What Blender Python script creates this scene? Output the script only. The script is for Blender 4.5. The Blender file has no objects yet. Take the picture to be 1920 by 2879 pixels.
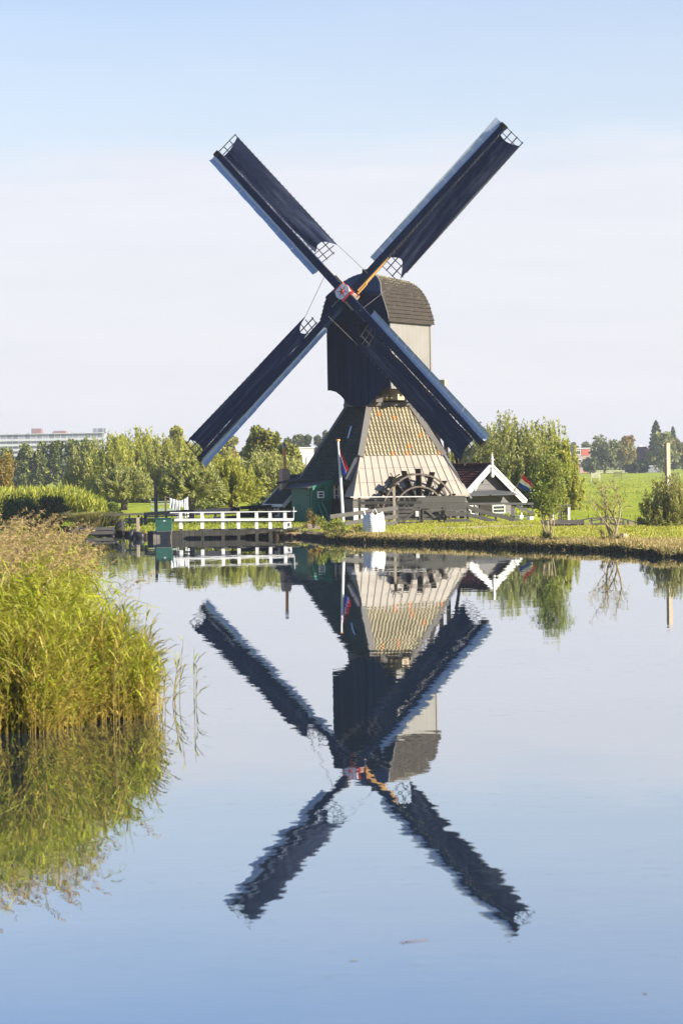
import bpy, math, random
import numpy as np
from mathutils import Vector, Matrix
rnd = random.Random(7)
NP = np.random.default_rng(11)
sc = bpy.context.scene
COL = sc.collection
PI = math.pi
def R(d): return math.radians(d)

# ------------------------------------------------------------------ camera model
FPX = 7490.0; CAMH = 3.625; ROLL = R(1.0); PITCH = math.atan(131.5/FPX)
_F = Vector((0, math.cos(PITCH), -math.sin(PITCH)))
_U0 = Vector((0, math.sin(PITCH), math.cos(PITCH)))
_X = Vector((1, 0, 0))
_R = _X*math.cos(ROLL) - _U0*math.sin(ROLL)
_U = _X*math.sin(ROLL) + _U0*math.cos(ROLL)
CAMP = Vector((0, 0, CAMH))
def ray(px, py): return _F + _R*((px-960)/FPX) - _U*((py-1439.5)/FPX)
def V(px, py, Y):
    d = ray(px, py); return CAMP + d*(Y/d.y)
def G(px, py, z=0.0):
    d = ray(px, py); return CAMP + d*((z-CAMH)/d.z)
def onland(px, Y, z):            # world point at height z, seen in picture column px at distance Y
    p = V(px, 1440, Y)
    for _ in range(3):
        yy = 1440 + (p.z - z)*FPX/Y
        p = V(px, yy, Y)
    return Vector((p.x, Y, z))
def Q(px): return (px-960)/FPX

# ------------------------------------------------------------------ materials
def nmat(name):
    m = bpy.data.materials.new(name); m.use_nodes = True
    nt = m.node_tree; nt.nodes.clear()
    out = nt.nodes.new('ShaderNodeOutputMaterial')
    return m, nt, out
def N(nt, t, **kw):
    n = nt.nodes.new(t)
    for k, v in kw.items():
        if k.startswith('i_'):
            key = k[2:]
            key = int(key) if key.isdigit() else key.replace('_', ' ')
            n.inputs[key].default_value = v
        else: setattr(n, k, v)
    return n
def L(nt, a, b): nt.links.new(a, b)
def c4(c): return (c[0], c[1], c[2], 1)
def mixrgb(nt, fac, a, b, mode='MIX'):
    n = nt.nodes.new('ShaderNodeMix'); n.data_type = 'RGBA'; n.blend_type = mode
    for sock, val in ((0, fac), (6, a), (7, b)):
        if hasattr(val, 'is_linked') or isinstance(val, bpy.types.NodeSocket): L(nt, val, n.inputs[sock])
        elif sock == 0: n.inputs[0].default_value = val
        else: n.inputs[sock].default_value = c4(val)
    return n.outputs[2]
def math1(nt, op, a, b=None, c=None):
    n = nt.nodes.new('ShaderNodeMath'); n.operation = op
    for i, v in enumerate((a, b, c)):
        if v is None: continue
        if isinstance(v, bpy.types.NodeSocket): L(nt, v, n.inputs[i])
        else: n.inputs[i].default_value = v
    return n.outputs[0]
def ramp(nt, fac, stops):
    n = nt.nodes.new('ShaderNodeValToRGB')
    e = n.color_ramp.elements
    while len(e) > 1: e.remove(e[-1])
    e[0].position = stops[0][0]; e[0].color = c4(stops[0][1])
    for p, c in stops[1:]:
        k = e.new(p); k.color = c4(c)
    L(nt, fac, n.inputs[0]); return n.outputs[0]
def noise(nt, vec, scale, detail=4, rough=.6, stretch=None):
    n = N(nt, 'ShaderNodeTexNoise'); n.inputs['Scale'].default_value = scale
    n.inputs['Detail'].default_value = detail; n.inputs['Roughness'].default_value = rough
    if stretch:
        mp = N(nt, 'ShaderNodeMapping'); mp.inputs['Scale'].default_value = stretch
        L(nt, vec, mp.inputs[0]); vec = mp.outputs[0]
    L(nt, vec, n.inputs['Vector']); return n.outputs[0]

def surf(name, col, col2=None, rough=.75, scale=2.0, boards=None, bw=.12, horiz=False, gap=.06, gapdark=.25, vary=.3,
         streak=None, wear=None, wearamt=.0, metallic=0, spec=.4, bump=.15):
    """weathered paint / wood / metal: patchy colour, optional boards in UV metres, streaks and worn spots"""
    m, nt, out = nmat(name)
    b = N(nt, 'ShaderNodeBsdfPrincipled'); L(nt, b.outputs[0], out.inputs[0])
    b.inputs['Roughness'].default_value = rough; b.inputs['Metallic'].default_value = metallic
    b.inputs['Specular IOR Level'].default_value = spec
    uv = N(nt, 'ShaderNodeTexCoord')
    o = uv.outputs['Object']; u = uv.outputs['UV']
    col2 = col2 or tuple(x*.7 for x in col)
    n1 = noise(nt, o, scale, 5, .65)
    f = ramp(nt, n1, [(.3, (0, 0, 0)), (.72, (1, 1, 1))])
    c = mixrgb(nt, f, col, col2)
    h = n1
    if boards:
        sx = N(nt, 'ShaderNodeSeparateXYZ'); L(nt, u, sx.inputs[0])
        a = math1(nt, 'DIVIDE', sx.outputs[1 if horiz else 0], bw)
        fr = math1(nt, 'FRACT', a); fl = math1(nt, 'FLOOR', a)
        wn = N(nt, 'ShaderNodeTexWhiteNoise', noise_dimensions='1D'); L(nt, fl, wn.inputs['W'])
        k = math1(nt, 'MULTIPLY_ADD', wn.outputs[0], vary, 1-vary/2)
        c = mixrgb(nt, 1.0, c, (1, 1, 1), 'MULTIPLY'); mm = c.node
        cb = N(nt, 'ShaderNodeCombineColor')
        for i in range(3): L(nt, k, cb.inputs[i])
        L(nt, cb.outputs[0], mm.inputs[7])
        g = math1(nt, 'LESS_THAN', fr, gap)
        gs = noise(nt, u, 1.0, 3, .6, (40, 1.2, 1) if not horiz else (1.2, 40, 1))
        c = mixrgb(nt, math1(nt, 'MULTIPLY', math1(nt, 'SUBTRACT', gs, .35), 1.2), c, tuple(x*.55 for x in col))
        c = mixrgb(nt, g, c, tuple(x*gapdark for x in col))
        h = math1(nt, 'SUBTRACT', h, math1(nt, 'MULTIPLY', g, 2.0))
    if streak:
        s = noise(nt, u, 1.0, 4, .6, (9, .7, 1))
        c = mixrgb(nt, ramp(nt, s, [(.5, (0, 0, 0)), (.75, (.7, .7, .7))]), c, streak)
    if wear:
        w = noise(nt, o, 7.0, 6, .75)
        c = mixrgb(nt, ramp(nt, w, [(.62-wearamt, (0, 0, 0)), (.68-wearamt, (1, 1, 1))]), c, wear)
    L(nt, c, b.inputs['Base Color'])
    if bump:
        bp = N(nt, 'ShaderNodeBump'); bp.inputs['Strength'].default_value = bump; bp.inputs['Distance'].default_value = .02
        L(nt, h, bp.inputs['Height']); L(nt, bp.outputs[0], b.inputs['Normal'])
    return m

def leafmat(name, cols, trans=.35, rough=.55, patch=.5, pscale=.6, spec=.25):
    m, nt, out = nmat(name)
    g = N(nt, 'ShaderNodeNewGeometry'); tc = N(nt, 'ShaderNodeTexCoord')
    k = len(cols)
    c = ramp(nt, g.outputs['Random Per Island'], [(i/(max(1, k-1)), cc) for i, cc in enumerate(cols)])
    n1 = noise(nt, tc.outputs['Object'], pscale, 3, .6)
    c = mixrgb(nt, ramp(nt, n1, [(.35, (0, 0, 0)), (.65, (patch, patch, patch))]), c, cols[-1])
    d = N(nt, 'ShaderNodeBsdfPrincipled'); d.inputs['Roughness'].default_value = rough
    d.inputs['Specular IOR Level'].default_value = spec
    t = N(nt, 'ShaderNodeBsdfTranslucent')
    L(nt, c, d.inputs['Base Color']); L(nt, c, t.inputs['Color'])
    mx = N(nt, 'ShaderNodeMixShader'); mx.inputs[0].default_value = trans
    L(nt, d.outputs[0], mx.inputs[1]); L(nt, t.outputs[0], mx.inputs[2]); L(nt, mx.outputs[0], out.inputs[0])
    return m

M = {}
M['tar'] = surf('tarred_boards', (.004, .014, .046), (.008, .021, .062), .6, 1.2, spec=.12, boards=True, bw=.13, vary=.9, gap=.14, gapdark=.2)
M['tarflat'] = surf('tarred_wood', (.004, .012, .038), (.009, .02, .054), .6, 1.5, spec=.12)
M['spar'] = surf('spar_paint', (.005, .012, .036), (.008, .018, .046), .5, 2.5, spec=.15, wear=(.16, .17, .2), wearamt=-.07)
M['beige'] = surf('sunbleached_boards', (.235, .226, .208), (.195, .186, .17), .7, 1.0, boards=True, bw=.125, vary=.16, gap=.07, gapdark=.55)
M['caproof'] = surf('cap_shingle', (.052, .044, .037), (.034, .029, .025), .9, 2.0, spec=.1, wear=(.40, .36, .22), wearamt=.0, streak=(.06, .05, .04))
M['greywood'] = surf('grey_painted_wood', (.105, .097, .089), (.075, .069, .062), .7, 2.0, streak=(.065, .06, .055))
M['paleoak'] = surf('bare_wood', (.42, .35, .25), (.3, .25, .18), .8, 3.0, streak=(.2, .17, .13))
M['darkwood'] = surf('dark_wood', (.022, .018, .016), (.042, .034, .03), .8, 3.0, spec=.12)
M['blackwood'] = surf('black_fence_paint', (.010, .013, .022), (.018, .022, .032), .6, 2.0, spec=.15)
M['metal'] = surf('zinc_cladding', (.285, .257, .217), (.22, .194, .157), .6, .8, streak=(.22, .18, .13), spec=.35, bump=.05)
M['seam'] = surf('lead_seam', (.11, .11, .115), (.08, .08, .085), .6)
M['leadboard'] = surf('leading_board_paint', (.42, .50, .60), (.36, .44, .54), .32, 3.0, streak=(.30, .36, .44), metallic=.2, spec=.6, bump=.04)
M['latt'] = surf('lattice_wood', (.075, .07, .068), (.13, .115, .1), .7, 4.0)
M['rope'] = surf('rope', (.2, .185, .165), None, .9)
M['white'] = surf('white_paint', (.78, .77, .74), (.68, .67, .64), .5, 2.5, streak=(.58, .56, .52), bump=.05)
M['whitewash'] = surf('whitewashed_brick', (.72, .71, .69), (.58, .57, .55), .8, 3.0)
M['wetwood'] = surf('wet_pile', (.06, .055, .045), (.03, .03, .022), .5, 3.0)
M['greenpaint'] = surf('green_shed_boards', (.011, .13, .084), (.009, .098, .064), .5, 1.5, boards=True, bw=.14, vary=.2, gap=.06, gapdark=.4)
M['greenflat'] = surf('green_trim_paint', (.012, .145, .092), (.010, .115, .073), .45, 2.0)
M['cabinet'] = surf('cabinet_green', (.028, .115, .082), (.022, .09, .066), .5, 2.0, boards=True, bw=.17, horiz=True, vary=.15, gap=.05, gapdark=.5)
M['concrete'] = surf('concrete', (.28, .25, .21), (.12, .10, .08), .85, 2.5)
M['asphaltroof'] = surf('bitumen_felt', (.045, .05, .055), (.07, .075, .08), .85, 12.0)
M['red'] = surf('red_paint', (.42, .04, .03), (.35, .03, .025), .5, 2.0)
M['orange'] = surf('orange_flue', (.80, .36, .08), (.66, .28, .06), .5, 3.0)
M['sunlit_yellow'] = surf('sunlit_ochre', (.72, .42, .14), (.62, .35, .11), .5, 3.0)  # ochre that paints the sunlit side of one spar
M['steel'] = surf('dull_steel', (.3, .3, .31), (.2, .2, .21), .35, 4.0, metallic=.8)
M['glass'] = surf('window_glass', (.02, .025, .03), (.03, .035, .04), .08, 1.0, spec=.9, bump=0)
M['plank'] = surf('grey_gable_boards', (.15, .145, .14), (.10, .097, .094), .75, 1.5, boards=True, bw=.3, horiz=True, vary=.3, gap=.07, gapdark=.3)
M['quay'] = surf('sheet_piling', (.085, .08, .07), (.045, .043, .038), .85, 2.0, boards=True, bw=.26, vary=.4, gap=.1, gapdark=.3)
M['bagcloth'] = surf('woven_bag', (.80, .80, .80), (.68, .69, .71), .8, 5.0, boards=True, bw=.05, horiz=True, vary=.12, gap=.1, gapdark=.85)
M['ink'] = surf('printing_ink', (.12, .14, .22), (.25, .27, .33), .8)
M['rubber'] = surf('black_rubber', (.015, .015, .017), (.025, .025, .027), .5)
M['soil'] = surf('loose_soil', (.13, .09, .06), (.07, .05, .035), .95, 8.0, bump=.6)
M['fl_red'] = surf('flag_red', (.68, .02, .035), (.58, .015, .03), .8)
M['fl_white'] = surf('flag_white', (.82, .81, .80), (.75, .75, .75), .8)
M['fl_blue'] = surf('flag_blue', (.015, .06, .5), (.012, .05, .42), .8)
M['linen'] = surf('white_linen', (.82, .82, .83), (.74, .74, .76), .9)
M['bark'] = surf('bark', (.16, .125, .09), (.07, .055, .04), .9, 6.0, streak=(.05, .04, .03), bump=.5)
M['palebark'] = surf('pale_bark', (.42, .34, .21), (.26, .20, .12), .85, 6.0)
M['paleGreen'] = surf('pale_green_paint', (.34, .42, .34), (.28, .35, .28), .6)
M['brickwall'] = None
def brickmat(name, c1, c2, mortar, bw=.21, bh=.065, scale=1.0):
    m, nt, out = nmat(name)
    b = N(nt, 'ShaderNodeBsdfPrincipled'); L(nt, b.outputs[0], out.inputs[0]); b.inputs['Roughness'].default_value = .85
    tc = N(nt, 'ShaderNodeTexCoord'); t = N(nt, 'ShaderNodeTexBrick')
    t.inputs['Scale'].default_value = scale; t.inputs['Brick Width'].default_value = bw; t.inputs['Row Height'].default_value = bh
    t.inputs['Mortar Size'].default_value = .009; t.inputs['Color1'].default_value = c4(c1); t.inputs['Color2'].default_value = c4(c2)
    t.inputs['Mortar'].default_value = c4(mortar)
    L(nt, tc.outputs['UV'], t.inputs['Vector'])
    c = mixrgb(nt, ramp(nt, noise(nt, tc.outputs['Object'], 1.7), [(.35, (0, 0, 0)), (.8, (.6, .6, .6))]), t.outputs[0], tuple(x*.55 for x in c1))
    L(nt, c, b.inputs['Base Color'])
    bp = N(nt, 'ShaderNodeBump'); bp.inputs['Strength'].default_value = .3; bp.inputs['Distance'].default_value = .01
    L(nt, t.outputs['Fac'], bp.inputs['Height']); bp.invert = True; L(nt, bp.outputs[0], b.inputs['Normal'])
    return m
M['brick'] = brickmat('red_brick', (.58, .34, .24), (.50, .27, .18), (.6, .55, .48), .24, .085)
M['pavers'] = brickmat('clay_pavers', (.46, .36, .2), (.38, .29, .16), (.2, .17, .11), .2, .1)
M['darkbrick'] = brickmat('dark_brick', (.10, .075, .065), (.07, .05, .045), (.2, .19, .17), .24, .085)

TW, TH = .226, .222
def tilemat(name, base, b2, odd, oddlim, lichen, rough=.8):
    m, nt, out = nmat(name)
    b = N(nt, 'ShaderNodeBsdfPrincipled'); L(nt, b.outputs[0], out.inputs[0]); b.inputs['Roughness'].default_value = rough; b.inputs['Specular IOR Level'].default_value = .2
    tc = N(nt, 'ShaderNodeTexCoord'); sx = N(nt, 'ShaderNodeSeparateXYZ'); L(nt, tc.outputs['UV'], sx.inputs[0])
    fx = math1(nt, 'FLOOR', math1(nt, 'DIVIDE', sx.outputs[0], TW)); fy = math1(nt, 'FLOOR', math1(nt, 'DIVIDE', sx.outputs[1], TH))
    cb = N(nt, 'ShaderNodeCombineXYZ'); L(nt, fx, cb.inputs[0]); L(nt, fy, cb.inputs[1])
    wn = N(nt, 'ShaderNodeTexWhiteNoise', noise_dimensions='2D'); L(nt, cb.outputs[0], wn.inputs['Vector'])
    c = mixrgb(nt, wn.outputs[0], base, b2)
    c = mixrgb(nt, ramp(nt, noise(nt, tc.outputs['Object'], 3.5, 6, .7), [(.45, (0, 0, 0)), (.7, (.8, .8, .8))]), c, lichen)
    sep = N(nt, 'ShaderNodeSeparateColor'); L(nt, wn.outputs[1], sep.inputs[0])
    c = mixrgb(nt, ramp(nt, noise(nt, tc.outputs['Object'], .7, 4, .6), [(.4, (0, 0, 0)), (.7, (.6, .6, .6))]), c, tuple(x*.55 for x in b2))
    c = mixrgb(nt, math1(nt, 'GREATER_THAN', sep.outputs[0], oddlim), c, odd)
    L(nt, c, b.inputs['Base Color'])
    return m
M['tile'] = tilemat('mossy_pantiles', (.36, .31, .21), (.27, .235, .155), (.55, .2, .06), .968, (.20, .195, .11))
M['tiledark'] = tilemat('shaded_pantiles', (.062, .082, .070), (.036, .050, .045), (.05, .06, .055), .99, (.045, .06, .038), .7)  # dark tiles; on the mill's side slope the shade is put into the colour
M['tilered'] = tilemat('wine_red_pantiles', (.11, .035, .032), (.075, .025, .026), (.13, .05, .04), .97, (.09, .04, .035), .6)
M['tilebrown'] = tilemat('brown_roof_tiles', (.15, .085, .065), (.12, .07, .055), (.15, .08, .06), .99, (.13, .08, .065))

# sail cloth: navy canvas, pale streaks of wear and painted grazing sun highlights
def clothmat():
    m, nt, out = nmat('navy_sailcloth')
    b = N(nt, 'ShaderNodeBsdfPrincipled'); L(nt, b.outputs[0], out.inputs[0]); b.inputs['Roughness'].default_value = .75; b.inputs['Specular IOR Level'].default_value = .12
    b.inputs['Sheen Weight'].default_value = .08; b.inputs['Sheen Roughness'].default_value = .5
    tc = N(nt, 'ShaderNodeTexCoord'); u = tc.outputs['UV']
    n1 = noise(nt, u, 1.0, 5, .65, (.2, 3.2, 1)); n2 = noise(nt, u, 1.0, 3, .6, (.5, 1.3, 1)); n3 = noise(nt, u, 22, 3, .6)
    f = math1(nt, 'MULTIPLY', ramp(nt, n1, [(.46, (0, 0, 0)), (.68, (1, 1, 1))]), ramp(nt, n2, [(.3, (.05, .05, .05)), (.62, (1, 1, 1))]))
    c = mixrgb(nt, n3, (.007, .014, .042), (.012, .021, .055))
    c = mixrgb(nt, math1(nt, 'MULTIPLY', f, .5), c, (.15, .17, .22))
    L(nt, c, b.inputs['Base Color'])
    bp = N(nt, 'ShaderNodeBump'); bp.inputs['Strength'].default_value = .14; bp.inputs['Distance'].default_value = .05
    L(nt, noise(nt, u, 1.0, 4, .6, (1.0, 5, 1)), bp.inputs['Height']); L(nt, bp.outputs[0], b.inputs['Normal'])
    return m
M['cloth'] = clothmat()

# foliage
M['lf_willow'] = leafmat('willow_leaf', [(.27, .305, .055), (.36, .38, .07), (.19, .235, .05), (.42, .41, .09)], .38)
M['lf_willow2'] = leafmat('willow_leaf_yellow', [(.42, .42, .06), (.52, .49, .075), (.30, .325, .055), (.45, .43, .065)], .4)
M['lf_grey'] = leafmat('willow_leaf_grey', [(.32, .33, .14), (.40, .40, .19), (.24, .26, .10), (.34, .33, .13)], .35)
M['lf_dark'] = leafmat('dark_leaf', [(0.061, 0.094, 0.033), (0.083, 0.121, 0.037), (0.044, 0.072, 0.028), (0.110, 0.138, 0.042)], .25)
M['lf_brown'] = leafmat('turning_leaf', [(0.270, 0.203, 0.052), (0.189, 0.176, 0.046), (0.351, 0.243, 0.063), (0.135, 0.135, 0.040)], .3)
M['lf_yellow'] = leafmat('autumn_yellow_leaf', [(0.442, 0.338, 0.055), (0.364, 0.312, 0.055), (0.286, 0.273, 0.055), (0.494, 0.325, 0.066)], .4)
M['lf_orange'] = leafmat('autumn_orange_leaf', [(0.380, 0.220, 0.060), (0.300, 0.160, 0.051), (0.330, 0.220, 0.068), (0.250, 0.160, 0.051)], .35)
M['lf_green'] = leafmat('fresh_leaf', [(0.168, 0.238, 0.036), (0.238, 0.294, 0.048), (0.119, 0.175, 0.033), (0.294, 0.329, 0.059)], .4)
M['lf_far'] = leafmat('distant_leaf', [(0.140, 0.175, 0.059), (0.182, 0.210, 0.071), (0.112, 0.140, 0.054), (0.210, 0.217, 0.071)], .3)
M['gr_green'] = leafmat('meadow_grass', [(.30, .35, .025), (.40, .42, .035), (.22, .28, .025), (.46, .42, .07)], .35, pscale=.3)
M['gr_dry'] = leafmat('dry_grass', [(.52, .41, .16), (.42, .30, .11), (.30, .21, .08), (.58, .48, .20)], .3, pscale=.8)
M['reed_leaf'] = leafmat('reed_leaf', [(.30, .38, .022), (.42, .46, .03), (.20, .28, .018), (.50, .48, .05)], .45, .45, pscale=1.2)
M['reed_pale'] = leafmat('reed_leaf_pale', [(.46, .50, .12), (.38, .43, .08), (.52, .50, .16), (.38, .38, .06)], .45, .4)
M['reed_yellow'] = leafmat('reed_leaf_yellow', [(.50, .40, .07), (.44, .32, .06), (.38, .29, .07), (.54, .45, .12)], .45, .5)
M['reed_stem'] = leafmat('reed_stem', [(.40, .34, .07), (.48, .36, .10), (.30, .29, .05), (.38, .26, .09)], .1, .5)
M['reed_plume'] = leafmat('reed_plume', [(.40, .28, .12), (.48, .35, .16), (.31, .21, .09), (.52, .41, .20)], .4, .8)
# ------------------------------------------------------------------ mesh builder
class MB:
    def __init__(s): s.v = []; s.f = []; s.m = []; s.uv = {}; s.cur = 0
    def vert(s, p): s.v.append(tuple(p)); return len(s.v)-1
    def face(s, pts, uv=None):
        i = [s.vert(p) for p in pts]; s.f.append(i); s.m.append(s.cur)
        if uv: s.uv[len(s.f)-1] = uv
    def hexa(s, p):      # 8 pts: bottom 4 ccw, top 4 ccw
        i = [s.vert(q) for q in p]
        for q in ((3, 2, 1, 0), (4, 5, 6, 7), (0, 1, 5, 4), (1, 2, 6, 5), (2, 3, 7, 6), (3, 0, 4, 7)):
            s.f.append([i[k] for k in q]); s.m.append(s.cur)
    def box(s, fr, x0, x1, y0, y1, z0, z1):
        s.hexa([fr(x, y, z) for z in (z0, z1) for x, y in ((x0, y0), (x1, y0), (x1, y1), (x0, y1))])
    def beam(s, a, b, w, h, up=None, w2=None, h2=None):
        a = Vector(a); b = Vector(b); d = (b-a).normalized()
        up = Vector(up) if up is not None else (Vector((0, 0, 1)) if abs(d.z) < .9 else Vector((0, 1, 0)))
        sx = d.cross(up).normalized(); uz = sx.cross(d)
        w2 = w2 if w2 is not None else w; h2 = h2 if h2 is not None else h
        def ring(p, w, h): return [p+sx*(w/2)*i+uz*(h/2)*j for i, j in ((-1, -1), (1, -1), (1, 1), (-1, 1))]
        q0 = ring(a, w, h); q1 = ring(b, w2, h2)
        s.hexa(q0+q1)
    def tube(s, pts, rad, n=8, cap=True):
        pts = [Vector(p) for p in pts]
        if not hasattr(rad, '__len__'): rad = [rad]*len(pts)
        rings = []
        for k, p in enumerate(pts):
            d = (pts[min(k+1, len(pts)-1)]-pts[max(k-1, 0)]).normalized()
            up = Vector((0, 0, 1)) if abs(d.z) < .95 else Vector((0, 1, 0))
            sx = d.cross(up).normalized(); uz = sx.cross(d)
            rings.append([s.vert(p+(sx*math.cos(2*PI*i/n)+uz*math.sin(2*PI*i/n))*rad[k]) for i in range(n)])
        for a, b in zip(rings, rings[1:]):
            for i in range(n):
                s.f.append([a[i], a[(i+1) % n], b[(i+1) % n], b[i]]); s.m.append(s.cur)
        if cap:
            s.f.append(rings[0][::-1]); s.m.append(s.cur); s.f.append(rings[-1][:]); s.m.append(s.cur)
    def prism(s, poly, off):     # polygon + extrusion vector
        off = Vector(off); poly = [Vector(p) for p in poly]; n = len(poly)
        a = [s.vert(p) for p in poly]; b = [s.vert(p+off) for p in poly]
        s.f.append(a[::-1]); s.f.append(b[:]); s.m += [s.cur]*2
        for i in range(n):
            s.f.append([a[i], a[(i+1) % n], b[(i+1) % n], b[i]]); s.m.append(s.cur)
    def grid(s, fn, nu, nv, uvs=None):
        idx = [[s.vert(fn(i/nu, j/nv)) for i in range(nu+1)] for j in range(nv+1)]
        for j in range(nv):
            for i in range(nu):
                s.f.append([idx[j][i], idx[j][i+1], idx[j+1][i+1], idx[j+1][i]]); s.m.append(s.cur)
                if uvs: s.uv[len(s.f)-1] = [uvs(i/nu, j/nv), uvs((i+1)/nu, j/nv), uvs((i+1)/nu, (j+1)/nv), uvs(i/nu, (j+1)/nv)]
    def build(s, name, mats, parent=None, smooth=False, origin=None):
        mats = mats if isinstance(mats, (list, tuple)) else [mats]
        o0 = wloc(parent) if parent is not None else (Vector(origin) if origin is not None else Vector((0, 0, 0)))
        me = bpy.data.meshes.new(name)
        me.from_pydata([(p[0]-o0.x, p[1]-o0.y, p[2]-o0.z) for p in s.v], [], s.f)
        for m in mats: me.materials.append(M[m] if isinstance(m, str) else m)
        me.polygons.foreach_set('material_index', s.m)
        lay = me.uv_layers.new(name='UVMap'); Z = Vector((0, 0, 1))
        for p in me.polygons:
            u = s.uv.get(p.index)
            n = p.normal
            t = Z.cross(n)
            t = t.normalized() if t.length > .05 else Vector((1, 0, 0))
            w = n.cross(t)
            for k, li in enumerate(p.loop_indices):
                if u: lay.data[li].uv = u[k]
                else:
                    q = Vector(s.v[me.loops[li].vertex_index]); lay.data[li].uv = (q.dot(t), q.dot(w))
        if smooth: me.polygons.foreach_set('use_smooth', [True]*len(me.polygons))
        me.update()
        ob = bpy.data.objects.new(name, me); COL.objects.link(ob)
        if parent is not None: ob.parent = parent
        elif origin is not None: ob.location = o0
        return ob
WL = {}
def wloc(o):
    if o.parent is None: return Vector(o.location)
    return wloc(o.parent) + Vector(o.location)
def tag(o, label, cat, group=None, kind=None):
    o['label'] = label
    o['category'] = cat
    if group: o['group'] = group
    if kind: o['kind'] = kind
    return o
def thing(name, loc, label, cat, group=None):
    o = bpy.data.objects.new(name, None); COL.objects.link(o); o.location = loc; o.empty_display_size = .3
    return tag(o, label, cat, group)
def quads_mesh(name, P4, mats, midx=None, parent=None, origin=(0, 0, 0)):
    """P4: (n,4,3) array of separate quads"""
    n = len(P4); me = bpy.data.meshes.new(name)
    o0 = wloc(parent) if parent is not None else Vector(origin)
    P = (P4.reshape(-1, 3) - np.array(o0)).astype(np.float32)
    me.vertices.add(n*4); me.vertices.foreach_set('co', P.ravel())
    me.loops.add(n*4); me.loops.foreach_set('vertex_index', np.arange(n*4, dtype=np.int32))
    me.polygons.add(n); me.polygons.foreach_set('loop_start', np.arange(0, n*4, 4, dtype=np.int32))
    me.polygons.foreach_set('loop_total', np.full(n, 4, dtype=np.int32))
    for m in mats: me.materials.append(M[m])
    if midx is not None: me.polygons.foreach_set('material_index', np.asarray(midx, dtype=np.int32))
    me.update(calc_edges=True); me.validate()
    ob = bpy.data.objects.new(name, me); COL.objects.link(ob)
    if parent is not None: ob.parent = parent
    else: ob.location = o0
    return ob
def unit(a): return a/np.maximum(1e-9, np.linalg.norm(a, axis=-1, keepdims=True))
def leafquads(C, ln, wd, rng, dirs=None, droop=0.0):
    n = len(C); a = unit(rng.normal(size=(n, 3)))
    if dirs is not None: a = unit(dirs + a*.7)
    a[:, 2] -= droop; a = unit(a)
    b = unit(np.cross(a, unit(rng.normal(size=(n, 3)))))
    l = (ln*(.6+.8*rng.random(n)))[:, None]; w = (wd*(.6+.8*rng.random(n)))[:, None]
    return np.stack([C-a*l/2, C+b*w/2, C+a*l/2, C-b*w/2], 1)
class Frame:
    def __init__(s, o, ex, ey, ez=(0, 0, 1)): s.o = Vector(o); s.x = Vector(ex); s.y = Vector(ey); s.z = Vector(ez)
    def __call__(s, x, y, z): return s.o + s.x*x + s.y*y + s.z*z
WF = Frame((0, 0, 0), (1, 0, 0), (0, 1, 0))
#PART2
# ------------------------------------------------------------------ WINDMILL
GZ = .58
A_, T_, TH_ = R(28.578), R(12.295), R(46.498); RS = 12.468
nax = Vector((-math.sin(A_)*math.cos(T_), -math.cos(A_)*math.cos(T_), math.sin(T_)))
uax = Vector((math.cos(A_), -math.sin(A_), 0)); wax = nax.cross(uax)
if wax.z < 0: wax = -wax
H = V(975.5, 826.5, 145)
bk = Vector((math.sin(A_), math.cos(A_), 0))
C = Vector((H.x, H.y, 0)) + bk*3.7
BF = Frame((C.x, C.y, 0), uax, bk)
mill = thing('windmill', (C.x, C.y, GZ), 'tall hollow post windmill with four dark sails, round cap and tiled pyramid base', 'windmill')
HW, HL = 1.94, 2.48
zb = V(1096, 1091, 145.3).z; zt = V(1088, 897, 145.3).z
# --- upper house
b = MB()
prof = [(-1.94, 1095), (-1.74, 1095.5), (-1.42, 1100), (-1.12, 1111), (-.84, 1126), (-.6, 1138), (-.3, 1142), (0, 1142.5), (.3, 1142),
        (.6, 1138), (.84, 1126), (1.12, 1111), (1.42, 1100), (1.74, 1095.5), (1.94, 1095)]
low = [(x, zb-(y-1094)/51.4) for x, y in prof]
b.prism([BF(x, -HL-.07, z) for x, z in low]+[BF(HW, -HL-.07, zt+.1), BF(-HW, -HL-.07, zt+.1)], bk*.13)
front = b.build('front_wall', 'tar', mill)
b = MB(); b.box(BF, -.14, .14, -HL-.13, -HL-.071, zb-.9, zt-1.2); b.build('centre_batten', 'tarflat', front)
b = MB()
b.box(BF, -HW-.02, HW+.02, -HL-.3, -HL-.072, zt-.2, zt+.12)
b.box(BF, -.24, .24, -HL-.26, -HL-.132, zt-.55, zt-.21)
for k in range(5): b.box(BF, -.17, .17, -HL-.19, -HL-.132, zt-.75-.16*k, zt-.67-.16*k)
b.build('wind_beam', 'tarflat', front)
b = MB(); b.box(BF, -HW+.01, HW-.0, -HL+.062, HL, zb, zt+.1); b.build('house_wall', 'beige', mill)
b = MB(); b.box(BF, HW+.003, HW+.05, HL-.16, HL+.02, zb, zt); b.box(BF, HW+.003, HW+.03, -HL+.03, HL+.02, zb-.02, zb+.1); b.build('corner_trim', 'beige', mill)
# --- cap
cap = [(2.07, -.12), (2.07, .12), (2.03, .3), (1.97, .48), (1.84, .91), (1.665, 1.37), (1.46, 1.68), (1.25, 2.02), (.85, 2.38), (.42, 2.58), (0, 2.66)]
for _ in range(2):
    q_ = [cap[0]]
    for p, q in zip(cap, cap[1:]): q_ += [(p[0]*.75+q[0]*.25, p[1]*.75+q[1]*.25), (p[0]*.25+q[0]*.75, p[1]*.25+q[1]*.75)]
    cap = q_+[cap[-1]]
YF, YB = -2.93, 2.62
def yfront(z): return YF + max(0, z-1.37)*1.1
def capat(t):
    t = t*(len(cap)-1); i = min(int(t), len(cap)-2); f = t-i
    return (cap[i][0]*(1-f)+cap[i+1][0]*f, cap[i][1]*(1-f)+cap[i+1][1]*f)
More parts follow.
